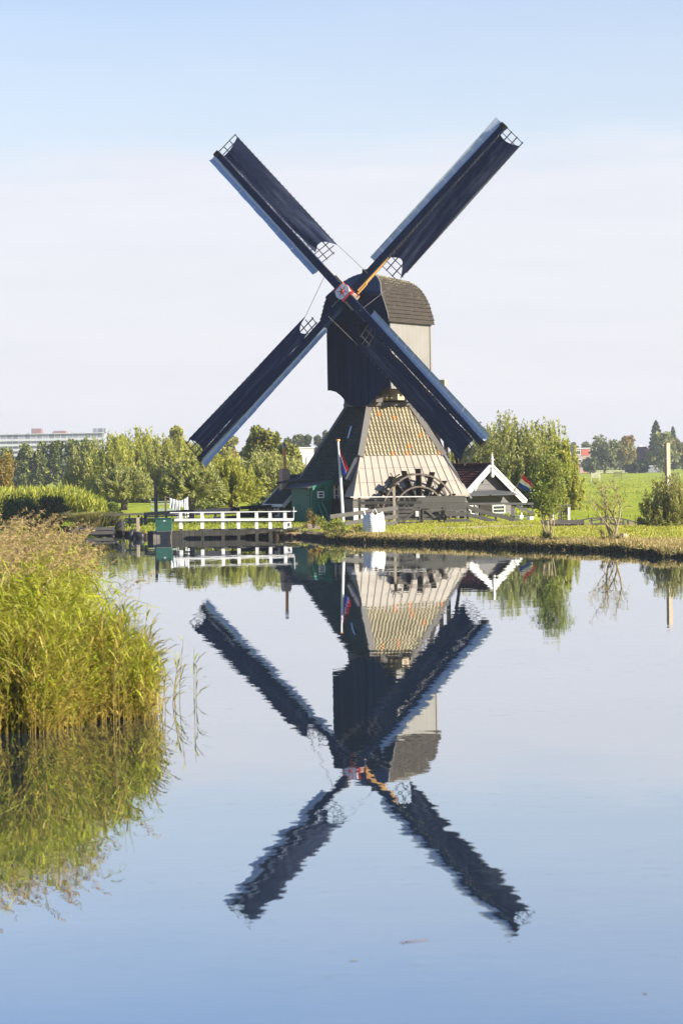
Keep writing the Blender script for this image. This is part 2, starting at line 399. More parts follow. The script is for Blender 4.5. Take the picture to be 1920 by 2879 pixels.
# resample by arc length
seg = [0]
for p, q in zip(cap, cap[1:]): seg.append(seg[-1]+math.hypot(p[0]-q[0], p[1]-q[1]))
def caps(s):
    for i in range(len(cap)-1):
        if s <= seg[i+1]+1e-9:
            f = (s-seg[i])/(seg[i+1]-seg[i]); return (cap[i][0]*(1-f)+cap[i+1][0]*f, cap[i][1]*(1-f)+cap[i+1][1]*f)
    return cap[-1]
NC = 16
b = MB()
for sg in (1, -1):
    for k in range(NC):
        s0, s1 = seg[-1]*k/NC, seg[-1]*(k+1)/NC
        (x0, z0), (x1, z1) = caps(s0), caps(s1)
        nx, nz = (z1-z0), -(x1-x0); l = math.hypot(nx, nz); nx /= l; nz /= l
        o = .075; jit = rnd.uniform(-.008, .012); NSEG = 12
        for q in range(NSEG):
            f0, f1 = q/NSEG, (q+1)/NSEG; j0 = .012*math.sin(q*2.1+k*1.7); j1 = .012*math.sin((q+1)*2.1+k*1.7)
            def pt(x, z, off, f): 
                y = yfront(z)*(1-f)+YB*f
                z = z*(1-.085*f*max(0, z/2.66)**2)
                return BF(C0+sg*(x+nx*off), y, zt+z+nz*off)
            C0 = 0
            a0, a1 = pt(x0, z0-.02, o+jit+j0, f0), pt(x0, z0-.02, o+jit+j1, f1)
            c0, c1 = pt(x1, z1, .006, f0), pt(x1, z1, .006, f1)
            d0, d1 = pt(x0, z0-.02, 0, f0), pt(x0, z0-.02, 0, f1)
            q4 = [a0, a1, c1, c0] if sg > 0 else [a1, a0, c0, c1]
            b.cur = 0; b.face(q4); q4 = [d0, d1, a1, a0] if sg > 0 else [d1, d0, a0, a1]; b.cur = 1; b.face(q4); b.cur = 0
M['lichen'] = surf('lichen_edge', (.05, .042, .035), (.16, .14, .09), .9, 1.5, wear=(.62, .56, .36), wearamt=.08)
capo = b.build('cap_roof', ['caproof', 'lichen'], mill)
b = MB()
lo = [(x, z) for x, z in cap if z <= 1.37]
b.prism([BF(x, YF+.02, zt+z) for x, z in lo]+[BF(-x, YF+.02, zt+z) for x, z in reversed(lo)], bk*.1)
b.build('cap_front', 'tarflat', mill)
hi = [(1.72, 1.3)]+[(x, z) for x, z in cap if z > 1.3]
pp = [BF(x*1.02, yfront(z)-.12, zt+z) for x, z in hi]+[BF(-x*1.02, yfront(z)-.12, zt+z) for x, z in reversed(hi[:-1])]
b = MB(); b.prism(pp, bk*.13); b.build('cap_hood', 'tarflat', mill)
b = MB()
e = [(x, z) for x, z in cap]
for p, q in zip(e, e[1:]):
    for sg in (1,):
        b.beam(BF(sg*(p[0]+.05), yfront(p[1])-.0, zt+p[1]), BF(sg*(q[0]+.05), yfront(q[1]), zt+q[1]+.03), .05, .05)
b.build('verge_trim', 'beige', capo)
b = MB(); b.prism([BF(x, YB, zt+z*.915) for x, z in cap]+[BF(-x, YB, zt+z*.915) for x, z in reversed(cap[:-1])], bk*-.1); b.build('cap_back', 'tarflat', mill)
b = MB(); b.box(BF, -.15, .15, -1.62, -.55, zt+2.62, zt+2.86); b.build('ridge_block', 'caproof', mill)
# --- shaft and poll end
b = MB(); b.tube([H-nax*2.4, H-nax*.5], [.34, .3], 14); b.build('wind_shaft', 'darkwood', mill)
def arm(bang): 
    return (uax*math.cos(bang)+wax*math.sin(bang), uax*math.sin(bang)-wax*math.cos(bang))
e0, c0 = arm(TH_)
HF = Frame(H, e0, -c0, nax)
M['hubpaint'] = surf('poll_end_paint', (.66, .58, .52), (.45, .22, .14), .5, 6.0)
b = MB()
b.box(HF, -.33, .33, -.36, .36, -.6, .5); hub = b.build('poll_end', 'hubpaint', mill)
def disc(r, cut, z, n=32):
    out = []
    for i in range(n):
        g = 2*PI*i/n; x, y = r*math.cos(g), r*math.sin(g); y = max(-cut, min(cut, y)); out.append(HF(x, y, z))
    return out
b = MB(); b.prism(disc(.43, .36, .501), nax*.05); plate = b.build('star_plate', 'white', hub)
b = MB()
for y in (-.385, .385): b.box(HF, -.36, .36, y-.035, y+.035, .3, .56)
for x in (-.36, .36): b.box(HF, x-.03, x+.03, -.34, .34, .1, .2)
for x in (-.37, .37): b.box(HF, x-.03, x+.03, -.42, .42, -.42, -.3)
b.build('red_band', 'red', hub)
b = MB()
for k in range(6):
    g = R(14+60*k); cg, sg_ = math.cos(g), math.sin(g)
    p = [HF(-sg_*.05, cg*.05, .552), HF(cg*.36, sg_*.36, .552), HF(sg_*.05, -cg*.05, .552), HF(-cg*.05, -sg_*.05, .552)]
    b.prism(p, nax*.012)
b.cur = 1
b.tube([H+nax*.553, H+nax*.60], [.10, .06], 14)
b.build('red_star', ['red', 'red'], hub)
# --- sails
def sail(k):
    bang = TH_+k*PI/2; e, c = arm(bang); off = .29 if k in (1, 3) else -.29
    O = H+nax*off
    def tw(r): return R(17-13*min(1, max(0, (r-2)/10)))
    def pt(r, lat, up=0):
        w = tw(r); l = c*math.cos(w)-nax*math.sin(w); nn = nax*math.cos(w)+c*math.sin(w)
        return O+e*r+l*lat+nn*up
    b = MB(); b.beam(O-e*.05, O+e*RS, .42, .40, nax, .34, .2)
    lab = None
    s = b.build('sail', 'spar', mill)
    # wedges on the inner spar, coloured to paint its sunlit side
    b = MB()
    mt = 'sunlit_yellow' if k == 0 else 'paleoak'
    b.beam(O+e*.55+c*.235, O+e*(3.0 if k == 0 else 2.2)+c*.215, .05, .3 if k == 0 else .1, nax, .04, .1)
    b.beam(O+e*.42+c*.3, O+e*1.15+c*.3, .07, .12, nax)
    b.build('sunlit_wedge', mt, s)
    # lattice
    b = MB(); nb = 29; r0, r1 = 2.42, RS-.04
    for i in range(nb):
        r = r0+(r1-r0)*i/(nb-1); b.beam(pt(r, .1), pt(r, 1.545 if i > 2 or k == 0 else 1.1+.23*i), .042, .04, nax)
    for lat, ra in ((.56, r0), (1.02, r0+.0), (1.48, r0+.7)):
        q = 10
        for i in range(q):
            a0 = ra-.05+(r1-ra+.1)*i/q; a1 = ra-.05+(r1-ra+.1)*(i+1)/q
            b.beam(pt(a0, lat, -.045), pt(a1, lat, -.045), .05, .045, nax)
    b.build('lattice', 'latt', s)
    # leading board of bent sheets
    b = MB(); rb0, rb1 = 2.2+(.1 if k == 0 else 0), RS*.998; npn = 14
    cs = [(.14, .13), (.22, .05), (.32, .01), (.43, .03), (.54, .085), (.64, .165)]
    for i in range(npn):
        a0 = rb0+(rb1-rb0)*i/npn; a1 = rb0+(rb1-rb0)*(i+1)/npn-.014
        tl = rnd.uniform(-.025, .025); sc_ = .93+.07*(i/npn)
        for (x0, z0), (x1, z1) in zip(cs, cs[1:]):
            P = [O+e*a0-c*x0*sc_+nax*(z0+tl*x0), O+e*a1-c*x0*sc_+nax*(z0+tl*x0), O+e*a1-c*x1*sc_+nax*(z1+tl*x1), O+e*a0-c*x1*sc_+nax*(z1+tl*x1)]
            b.face(P); d = nax*-.025+c*.012
            b.face([p+d for p in reversed(P)])
            if (x0, z0) == cs[-2]: b.face([P[3], P[2], P[2]+d, P[3]+d])
            b.face([P[0], P[3], P[3]+d, P[0]+d]); b.face([P[2], P[1], P[1]+d, P[2]+d])
    b.build('leading_board', 'leadboard', s, smooth=False)
    # canvas
    ph = rnd.uniform(0, 6)
    lat0 = lambda f: .19+.025*math.sin(3.1*f*PI)**2+.10*(1-f)**4+.01*math.sin(40*f+ph)
    def cl(u, v):
        ri = 3.12*(1-v)+2.62*v+.52*math.sin(PI*v)**1.2; ro = RS*.957*(1-v)+RS*.978*v-.16*math.sin(PI*v)
        r = ri*(1-u)+ro*u; la = lat0(u); lat = la+(1.50-.03*math.sin(PI*u)-la)*v
        bul = .10*math.sin(PI*v)*(.6+.4*math.sin(5*u+ph))+.022*math.sin(v*16+u*9+ph)*(1-u)**2+.008*math.sin(u*33+v*5+ph)*(1-v)+.004*math.sin(u*70+2.3*math.sin(v*6+ph))*math.sin(PI*v)
        if v == 0: bul += .05
        return pt(r, lat, .05+bul)
    b = MB(); b.grid(lambda u, v: cl(u, v), 90, 14, uvs=lambda u, v: (u*9.4, v*1.3+k*3.7))
    b.build('sail_cloth', 'cloth', s, smooth=True)
    # ropes
    b = MB()
    pts = [pt(2.75+(RS-3.2)*i/60, .17+(.0 if i % 2 else .07), .09) for i in range(61)]
    b.tube(pts, .012, 4, cap=False)
    e2, c2 = arm(bang-PI/2); o2 = H-nax*off
    b.tube([cl(0, 1), o2+e2*1.6+nax*.2], .014, 5)
    b.build('sheet_rope', 'rope', s)
    b = MB(); b.box(Frame(O+e*RS, e, -c, nax), -.22, .02, -.17, .17, -.14, .16); b.build('tip_fitting', 'darkwood', s)
    return s
for k in range(4): sail(k)
# --- base tower
mv = Vector((math.sin(R(28)), -math.cos(R(28)), 0)); sv = Vector((math.cos(R(28)), math.sin(R(28)), 0))
cb = V(1066, 1278, C.y)
TF = Frame((cb.x, cb.y, 0), sv, -mv)
zT = V(1091, 1139, C.y-1.1).z; zB = V(1124, 1277, C.y-2.3).z; zE = V(1150, 1394, C.y-3.2).z
hT, hB, hE = 1.25, 2.60, 3.63
kk = (hB-hT)/(zT-zB)
def hL(z): return hT+(zT-z)*kk
zL = V(835, 1366, C.y+1).z
def tileface(b, P, edges, zlo, zhi, Nn, amp=.04):
    """P(t, z): point of the roof plane with t metres along the face; edges(z) -> t range; slope length measured from zlo"""
    ln = (P(0, zhi)-P(0, zlo)).length; rows = int(ln/TH)+1; st = TW/7
    for j in range(rows):
        v0, v1 = j*TH, min(ln, (j+1)*TH)
        if v1-v0 < .02: continue
        za, zc = zlo+(zhi-zlo)*v0/ln, zlo+(zhi-zlo)*v1/ln
        la, ra = edges(za); lc, rc = edges(zc); u = math.floor(min(la, lc)/st)*st
        while u < max(ra, rc):
            u1 = u+st
            A0, A1, C0, C1 = [max(lo_, min(hi_, x)) for x, lo_, hi_ in ((u, la, ra), (u1, la, ra), (u, lc, rc), (u1, lc, rc))]
            if A1-A0 > 1e-4 or C1-C0 > 1e-4:
                def hgt(x): 
                    f = (x/TW) % 1.0
                    return amp*(math.sin(f*2*PI)*.55+.28*math.sin(f*4*PI+.6))
                hb0, hb1 = hgt(u)+.045, hgt(u1)+.045
                pa0, pa1, pc0, pc1 = P(A0, za)+Nn*hb0, P(A1, za)+Nn*hb1, P(C0, zc)+Nn*(hb0-.04), P(C1, zc)+Nn*(hb1-.04)
                um = (math.floor((u+1e-6)/TW)+.5)*TW; vm = (j+.5)*TH
                uv4 = [(um, vm)]*4
                b.face([pa0, pa1, pc1, pc0], uv4)
                b.face([pa0-Nn*.05, pa1-Nn*.05, pa1, pa0], uv4)
            u = u1
def nrm(P): 
    n = (P(1, zB)-P(0, zB)).cross(P(0, zT)-P(0, zB)).normalized(); return n
zP = zB-.06
Pf = lambda t, z: TF(t, -hL(z), z)
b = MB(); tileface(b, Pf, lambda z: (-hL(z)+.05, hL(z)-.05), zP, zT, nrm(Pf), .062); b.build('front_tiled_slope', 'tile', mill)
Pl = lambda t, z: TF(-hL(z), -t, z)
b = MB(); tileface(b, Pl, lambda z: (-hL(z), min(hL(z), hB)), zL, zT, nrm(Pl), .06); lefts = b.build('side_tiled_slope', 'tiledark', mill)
b = MB()      # hidden slopes and core
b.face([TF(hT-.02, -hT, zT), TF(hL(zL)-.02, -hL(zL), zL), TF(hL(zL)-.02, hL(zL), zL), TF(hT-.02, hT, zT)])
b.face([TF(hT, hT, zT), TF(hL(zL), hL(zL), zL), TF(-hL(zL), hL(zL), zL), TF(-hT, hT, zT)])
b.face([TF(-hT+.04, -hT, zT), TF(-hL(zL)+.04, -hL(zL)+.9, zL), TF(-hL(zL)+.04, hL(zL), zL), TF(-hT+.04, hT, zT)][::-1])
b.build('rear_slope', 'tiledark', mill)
hFz = lambda z: hB+(hE-hB)*(zB-z)/(zB-zE) if z < zB else hL(z)
b = MB()
fl = [TF(-hB, -hB, zB), TF(hB, -hB, zB), TF(hE, -hE, zE), TF(-hE, -hE, zE)]
b.face([fl[0], fl[3], fl[2], fl[1]])
b.face([TF(-hE, -hE, zE), TF(-hE, -hE, zE-.12), TF(hE, -hE, zE-.12), TF(hE, -hE, zE)])
b.face([TF(-hE, -hE, zE), TF(-hB, -hB, zB), TF(-hE+.15, -hE+1.35, zE)][::-1])
b.face([TF(hE, -hE, zE), TF(hB, -hB, zB), TF(hE, -hE+1.35, zE)])
clad = b.build('metal_cladding', 'metal', mill)
def Pc(t, z, up=0): return TF(t, -hFz(z)-up, z)
b = MB()
n = 15
for i in range(n+1):     # standing seams lean with the sheets
    t1 = -hE+2*hE*i/n; t0 = -hB+2*hB*(i-.42)/n*1.06
    tb = t1; tt = t1*.86-.12
    f = 0.0
    zt_ = zB-.05
    if abs(tt) > hB-.05:      # clip against the hip
        lim = hB-.05; k2 = (abs(tb)-0)/(1e-9+abs(tb)); 
        sgn = 1 if tt > 0 else -1
        # march down until inside
        zz = zt_
        while zz > zE and abs(tb+(tt-tb)*(zz-zE)/(zt_-zE)) > hFz(zz)-.04: zz -= .03
        tt = tb+(tt-tb)*(zz-zE)/(zt_-zE); zt_ = zz
    if zt_-zE > .15 and abs(tb) < hE-.02: b.beam(Pc(tb, zE+.02, .012), Pc(tt, zt_, .012), .034, .03, mv)
b.build('standing_seam', 'seam', clad)
b = MB()
for zz in (zE+(zB-zE)*.34, zE+(zB-zE)*.68): b.beam(Pc(-hFz(zz)+.05, zz, .004), Pc(hFz(zz)-.05, zz, .004), .012, .02, mv)
b.build('sheet_joint', 'seam', clad)
# corner boards
b = MB(); b.beam(TF(-hT-.02, -hT-.05, zT+.1), TF(-hB-.02, -hB-.06, zP-.02), .36, .09, (mv+sv*-.15)); b.build('corner_board', 'greywood', mill)
b = MB(); b.beam(TF(hT+.02, -hT-.05, zT+.1), TF(hB+.03, -hB-.07, zP-.02), .33, .10, mv); b.build('corner_board', 'greywood', mill)
b = MB(); b.beam(TF(hB+.05, -hB+.02, zP), TF(hE+.1, -hE+.05, zE-.25), .3, .12, (mv+sv*.8)); b.build('corner_flashing', 'seam', mill)
b = MB(); b.beam(TF(-hB-.04, -hB+.1, zP), TF(-hL(zL+.3)-.1, -hB+.05, zL+.3), .3, .14, (mv-sv)); b.build('corner_flashing', 'seam', mill)
b = MB(); q = hL(zL)
b.beam(TF(-hT-.05, hT, zT), TF(-q-.08, q, zL-.05), .22, .16, -sv); b.build('verge_board', 'seam', mill)
# lower walls
b = MB(); w0 = hE-.25; b.box(TF, -w0, w0, -w0+1.3, w0, .0, zE-.1); b.build('lower_wall', 'darkwood', mill)  # dark colour stands for the shade behind mesh and gates
b = MB(); b.box(TF, -hE+.02, -hE+.75, -hE+.1, -hE+1.2, .2, zE-.12); b.build('wall_post', 'greywood', mill)
b = MB(); b.box(TF, hE-.3, hE-.05, -hE+.1, -hE+.6, .2, zE-.12); b.build('wall_post', 'greywood', mill)
for t in (-2.6, -2.15): 
    b = MB(); b.box(TF, t-.07, t+.07, -hE+.1, -hE+.24, .2, zE-.12); b.build('timber_post', 'darkwood', mill)
# top ring and seat beams
b = MB()
b.box(TF, -hT-.18, hT+.18, -hT-.2, hT+.2, zT-.02, zT+.16); ring = b.build('top_ring', 'greywood', mill)
b = MB()
for x in (-.95, .95): b.box(TF, x-.21, x+.21, -hT-.62, hT+.62, zT+.163, zT+.5)
for y in (-.8, .8): b.box(TF, -hT-.25, hT+.25, y-.2, y+.2, zT+.503, zT+.82)
b.build('seat_beam', 'greywood', mill)
b = MB(); b.tube([TF(0, 0, zT-.1), TF(0, 0, zb)], .55, 16); b.build('hollow_post', 'darkwood', mill)
b = MB()
for y in (-.9, .4, 2.1): b.box(BF, -.9, HW+.08, y-.16, y+.16, zb-.3, zb-.003)
for x in (-.4, .9, 1.6): b.box(BF, x-.15, x+.15, -1.3, HL+.1, zb-.62, zb-.303)
b.build('floor_joist', 'paleoak', mill)
# tail: short spruit, tail pole, braces, ladder
zs = V(1247, 1077, C.y+2).z
b = MB(); b.box(BF, -2.75, 2.75, HL+.02, HL+.3, zs-.17, zs+.17); b.build('tail_crossbeam', 'paleoak', mill)
b = MB(); b.beam(BF(0, HL+.1, zb+.4), BF(0, 10.6, 1.5), .3, .34); b.build('tail_pole', 'darkwood', mill)
for sg in (-1, 1):
    b = MB(); b.beam(BF(sg*2.5, HL+.32, zs), BF(sg*.3, 9.6, 1.9), .16, .2); b.build('tail_brace', 'darkwood', mill)
b = MB()
for x in (-.55, .55): b.beam(BF(x+.1, HL+.5, zb+.1), BF(x+.1, 10.0, .6), .09, .26)
for i in range(22):
    f = i/21; y = HL+.55+(9.9-HL-.55)*f; z = zb+.02+(.7-zb-.02)*f; b.box(BF, -.45, .65, y-.13, y+.13, z-.025, z+.025)
b.build('ladder', 'darkwood', mill)
for px_ in (1236, 1257):
    p = onland(px_, C.y+5.2, GZ-.2); 
    b = MB(); b.beam(p, Vector((p.x, p.y, V(px_, 1205 if px_ > 1240 else 1150, C.y+5.2).z)), .24, .24); b.build('ladder_post', 'darkwood', mill)
# --- scoop wheel
wz = V(1158, 1453, 145).z
WFm = Frame(Vector((cb.x, cb.y, wz))+mv*4.05+sv*.02, sv, -mv)
whl = MB(); whl.tube([WFm(0, -.5, 0), WFm(0, 2.0, 0)], .16, 10)
wheel = whl.build('scoop_wheel', 'darkwood', mill)
M['rimwood'] = surf('wheel_rim_wood', (.12, .095, .075), (.07, .055, .045), .8, 3.0)
for rr in (2.32, 1.64):
    for yy in (-.32, .32):
        b = MB(); n = 56
        for i in range(n):
            a0, a1 = 2*PI*i/n, 2*PI*(i+1)/n
            b.hexa([WFm(r*math.cos(g), y, r*math.sin(g)) for r in (rr-.045, rr+.045) for g, y in ((a0, yy-.045), (a0, yy+.045), (a1, yy+.045), (a1, yy-.045))])
        b.build('wheel_rim', 'rimwood', wheel)
for i in range(18):
    g = 2*PI*(i+.35)/18; d = Vector((math.cos(g), math.sin(g))); tn = Vector((-d.y, d.x))
    def pw(r, t, y): 
        return WFm(d.x*r+tn.x*(t+.25*(1-r/2.7)*-1), y, d.y*r+tn.y*(t-.25*(1-r/2.7)))
    b = MB(); b.hexa([pw(r, t, y) for r in (.75, 2.62) for t, y in ((-.032, -.27), (.032, -.27), (.032, .27), (-.032, .27))])
    b.build('paddle', 'darkwood', wheel)
# skylight strip and cowl details
b = MB(); zz = V(976, 1218, C.y).z; tt = .3
p0 = Pl(.55, zz-.33)+nrm(Pl)*.1; p1 = Pl(.35, zz+.33)+nrm(Pl)*.1
b.beam(p0, p1, .16, .04, nrm(Pl)); b.build('roof_light', 'leadboard', lefts)
# --- lean-to beside the tower, with the white window
gs = onland(879, 145.5, GZ)
lx = (gs-TF.o).dot(sv)+1.24; ly = (gs-TF.o).dot(-mv)+.03
le = V(946, 1354, 145.5).z
b = MB(); b.box(TF, lx, lx+1.6, ly, ly+3.2, .2, le-.12); lean = b.build('lean_to', 'darkbrick', mill)
b = MB()
Q = [TF(lx-1.5, ly-.1, le-.14), TF(lx+1.75, ly-.1, le+.5), TF(lx+1.75, ly+4.2, le+.5), TF(lx-1.5, ly+4.2, le-.14)]
Q[0] = TF(lx-.06, ly-.1, le+.145); Q[3] = TF(lx-1.3, ly+4.2, le-.1)
nq = (Q[1]-Q[0]).cross(Q[2]-Q[0]).normalized()
Q[3] = Q[3]-nq*((Q[3]-Q[0]).dot(nq))
b.prism(Q, nq*.05)
for i in range(26):
    f = (i+.5)/26; b.beam(Q[0].lerp(Q[3], f)+nq*.06, Q[1].lerp(Q[2], f)+nq*.06, .09, .07, nq)
b.build('lean_to_roof', 'tiledark', lean)
def window(fr, x0, x1, z0, z1, y, parent, frame='white', fw=.08, mull=(1, 2), depth=.08, name='window'):
    b = MB(); d = depth
    b.box(fr, x0, x0+fw, y-d, y, z0, z1); b.box(fr, x1-fw, x1, y-d, y, z0, z1)
    b.box(fr, x0+fw, x1-fw, y-d, y, z0, z0+fw); b.box(fr, x0+fw, x1-fw, y-d, y, z1-fw, z1)
    for i in range(1, mull[0]): x = x0+(x1-x0)*i/mull[0]; b.box(fr, x-.02, x+.02, y-d*.7, y-.004, z0+fw, z1-fw)
    for i in range(1, mull[1]): z = z0+(z1-z0)*i/mull[1]; b.box(fr, x0+fw, x1-fw, y-d*.6, y-.005, z-.02, z+.02)
    w = b.build(name, frame, parent)
    b = MB(); b.box(fr, x0+fw, x1-fw, y-.03, y-.002, z0+fw, z1-fw); b.build('pane', 'glass', w)
    return w
wx = lambda px: lx+(px-933)/45.2
window(TF, wx(936), wx(953), V(946, 1412, 145.5).z, V(946, 1357, 145.5).z, ly-.002, lean, fw=.11, mull=(1, 3))
b = MB(); b.box(TF, lx, lx+1.6, ly-.05, ly-.003, .2, V(946, 1428, 145.5).z); b.build('white_plinth', 'whitewash', lean)
b = MB(); b.box(TF, -hE+.02, -hE+1.0, -hE+.02, -hE+.09, .2, V(985, 1428, 145).z); b.build('white_plinth', 'whitewash', mill)
#PART3
# ------------------------------------------------------------------ buildings beside the mill
gs = onland(879, 145.5, GZ)
SF = Frame(gs, sv, -mv)
shed = thing('garden_shed', gs, 'small dark green plank shed with sloping felt roof beside the mill', 'shed')
b = MB()
W_, D_, h0, h1 = 1.2, 2.5, 1.86, 2.2
b.prism([SF(0, 0, -.3), SF(W_, 0, -.3), SF(W_, 0, h1), SF(0, 0, h0)], -mv*D_)
b.build('shed_wall', 'greenpaint', shed)
b = MB(); b.prism([SF(-.3, -.12, h0-.06), SF(W_+.06, -.12, h1+.04), SF(W_+.06, -.12, h1+.1), SF(-.3, -.12, h0+.0)], -mv*(D_+.3)); roof = b.build('shed_roof', 'asphaltroof', shed)
b = MB(); b.prism([SF(-.05, -.16, h0-.16), SF(W_+.06, -.16, h1-.12), SF(W_+.06, -.16, h1+.11), SF(-.05, -.16, h0+.06)], -mv*.038); b.build('fascia', 'greenflat', roof)
window(SF, .3, .72, 1.27, 1.65, -.003, shed, fw=.07)
b = MB(); b.box(SF, .70, 1.16, -.12, -.085, 1.1, 2.06); b.box(SF, .70, .73, -.122, -.02, 1.1, 2.06); b.build('shutter', 'greenflat', shed)
b = MB(); b.box(SF, -.035, -.003, .25, 1.75, .04, 1.72); dr = b.build('shed_door', 'greenpaint', shed)
b = MB(); b.box(SF, -.06, -.036, 1.55, 1.65, .85, .9); b.build('handle', 'darkwood', dr)
b = MB(); b.box(SF, -.05, -.036, .3, .62, 1.42, 1.46); b.build('door_latch', 'darkwood', dr)
for i, (xa, xb, hh) in enumerate(((.5, .34, 1.0), (.86, .58, 1.05))):
    lab = ['dark plank leaning upright against the green shed', 'dark plank leaning aslant against the shed beside the window shutter'][i]
    b = MB(); b.beam(SF(xa, -.42, -.02), SF(xb, -.04, hh), .1, .05); tag(b.build('leaning_plank', 'greenflat', None, origin=SF(xa, -.42, 0)), lab, 'plank', 'planks leaning on the shed')
# --- outhouse with chimney
og = onland(803, 149, .5); OF = Frame(og, sv, -mv)
oh = thing('outhouse', og, 'low dark brick outhouse with black tiled roof, white bargeboards and chimney', 'outhouse')
ez = V(803, 1410, 149).z-.5; OD = 2.15; OX = 1.55
b = MB(); b.prism([OF(0, 0, -.3), OF(2*OX, 0, -.3), OF(2*OX, 0, ez), OF(OX, 0, ez+OX*.95), OF(0, 0, ez)], -mv*OD); b.build('brick_wall', 'darkbrick', oh)
b = MB(); Po = lambda t, z: OF(-.2+(z-ez+.19)/.95, -t, z)
nO = (Vector((-.95*sv.x, -.95*sv.y, 1))).normalized()
tileface(b, lambda t, z: OF(-.2, 0, 0)+sv*((z-(og.z+ez-.19))/.95)+(-mv)*(-t)+Vector((0, 0, z-og.z)), lambda z: (-OD-.15, .2), og.z+ez-.19, og.z+ez+OX*.95+.02, nO, .05)
rf = b.build('outhouse_roof', 'tiledark', oh)
b = MB(); b.face([OF(OX, -.2, ez+OX*.95+.03), OF(2*OX+.2, -.2, ez-.16), OF(2*OX+.2, OD+.15, ez-.16), OF(OX, OD+.15, ez+OX*.95+.03)]); b.build('rear_slope', 'tiledark', rf)
b = MB()
for y in (-.24, OD+.16): b.beam(OF(-.27, y, ez-.28), OF(OX, y, ez+OX*.95+.0), .05, .2, -nO); b.beam(OF(2*OX+.2, y, ez-.25), OF(OX+.02, y, ez+OX*.95), .05, .2)
b.box(OF, -.3, -.24, -.2, OD+.1, ez-.3, ez-.14); b.build('bargeboard', 'white', rf)
zc = V(800, 1318, 150).z-.5
b = MB(); b.box(OF, .62, 1.1, 1.55, 1.98, ez+.3, zc-.12); b.box(OF, .66, 1.06, 1.59, 1.94, zc-.118, zc); ch = b.build('chimney', 'brick', oh)
b = MB(); b.box(OF, .56, 1.16, 1.5, 2.03, ez+.28, ez+.62); b.build('chimney_flashing', 'seam', ch)
fc = OF(.9, 1.75, zc); z1 = V(801, 1258, 150).z; z0 = fc.z
b = MB(); b.tube([fc, Vector((fc.x-.02, fc.y, z1))], .085, 10); b.tube([fc+Vector((0, 0, .28)), fc+Vector((0, 0, .36))], .105, 10); b.build('flue_pipe', 'orange', ch)
b = MB(); p = Vector((fc.x-.02, fc.y, z1)); b.tube([p, p+Vector((0, 0, .07)), p+Vector((0, 0, .08)), p+Vector((0, 0, .2)), p+Vector((0, 0, .28))], [.12, .12, .13, .09, .01], 10); b.build('chimney_cowl', 'steel', ch)
OW = Frame(OF(0, 0, 0), mv, sv)       # the wall facing left
window(OW, -1.25, -.7, .3, ez-.12, -.003, oh, fw=.1, mull=(1, 2))
# --- barn with gable
ga = R(40); gN = Vector((math.sin(ga), -math.cos(ga), 0)); gX = Vector((math.cos(ga), math.sin(ga), 0))
ap = V(1378, 1308, 150)
BG = Frame((ap.x, ap.y, 0), gX, -gN)
barn = thing('gabled_barn', (ap.x, ap.y, .5), 'grey plank barn with dark red tiled roof and white bargeboards behind the fence', 'barn')
hw = 2.62; rz = ap.z; ez2 = rz-2.06; DP = 7.0
b = MB(); b.prism([BG(-hw+.35, .4, 0), BG(hw-.35, .4, 0), BG(hw-.35, .4, ez2+.15), BG(0, .4, rz-.12), BG(-hw+.35, .4, ez2+.15)], -gN*(DP-.8)); b.build('plank_wall', 'plank', barn)
b = MB(); sl = 2.06/hw
nB = (gX*-sl+Vector((0, 0, 1))).normalized()
tileface(b, lambda t, z: BG(-(rz-z)/sl, -t, z), lambda z: (-DP, -.03), ez2, rz, nB, .045)
br = b.build('barn_roof', 'tilered', barn)
b = MB(); b.prism([BG(0, .0, rz+.02), BG(hw, .0, ez2+.02), BG(hw, DP, ez2+.02), BG(0, DP, rz+.02)], (gX*sl+Vector((0, 0, 1)))*.05); b.build('rear_slope', 'tilered', br)
b = MB(); b.tube([BG(0, -.05, rz+.05), BG(0, DP, rz+.05)], .1, 8); b.build('ridge_tile', 'tilered', br)
b = MB()
for sg in (-1, 1):
    b.beam(BG(sg*.02, -.06, rz-.1), BG(sg*(hw+.06), -.06, ez2-.1), .06, .34, (gX*sg*sl+Vector((0, 0, 1))))
    b.beam(BG(sg*.02, -.12, rz+.03), BG(sg*(hw+.06), -.12, ez2+.03), .06, .1, (gX*sg*sl+Vector((0, 0, 1))))
b.build('bargeboard', 'white', br)
b = MB(); k = 150/FPX
b.tube([BG(0, -.16, rz+dz*k) for dz in (-36, -33, -28, -24, -10, 8, 12, 15, 18, 22, 30, 34)], [.02, .09, .11, .06, .075, .085, .06, .11, .1, .06, .035, .008], 10)
b.build('finial', 'white', br)
b = MB(); b.prism([BG(-2.0, .38, 2.02), BG(1.55, .38, 2.02), BG(1.55, -.6, 1.78), BG(-2.0, -.6, 1.78)], (0, 0, .05)); b.build('canopy_roof', 'asphaltroof', barn)
zz0 = V(1413, 1444, 150).z; zz1 = V(1413, 1420, 150).z
M['palegreenframe'] = surf('pale_green_frame', (.5, .56, .44), (.42, .48, .38), .6)
window(BG, .42, 1.4, zz0, zz1, .397, barn, frame='palegreenframe', fw=.07)
window(BG, -1.6, -.85, zz0+.0, zz1+.02, .397, barn, frame='white', fw=.06, mull=(2, 2))
b = MB(); b.box(BG, -.55, .3, .33, .397, .45, zz1+.1); b.build('barn_door', 'darkwood', barn)
b = MB(); lp = BG(-.95, .36, ez2+.9); b.box(BG, -1.1, -.75, .26, .398, ez2+.78, ez2+.98); b.beam(BG(-.93, .3, ez2+.4), BG(-.93, .3, ez2+1.3), .03, .03); b.beam(BG(-.85, .3, ez2+.5), BG(-.85, .3, ez2+.78), .04, .04); b.build('wall_light', 'white', barn)
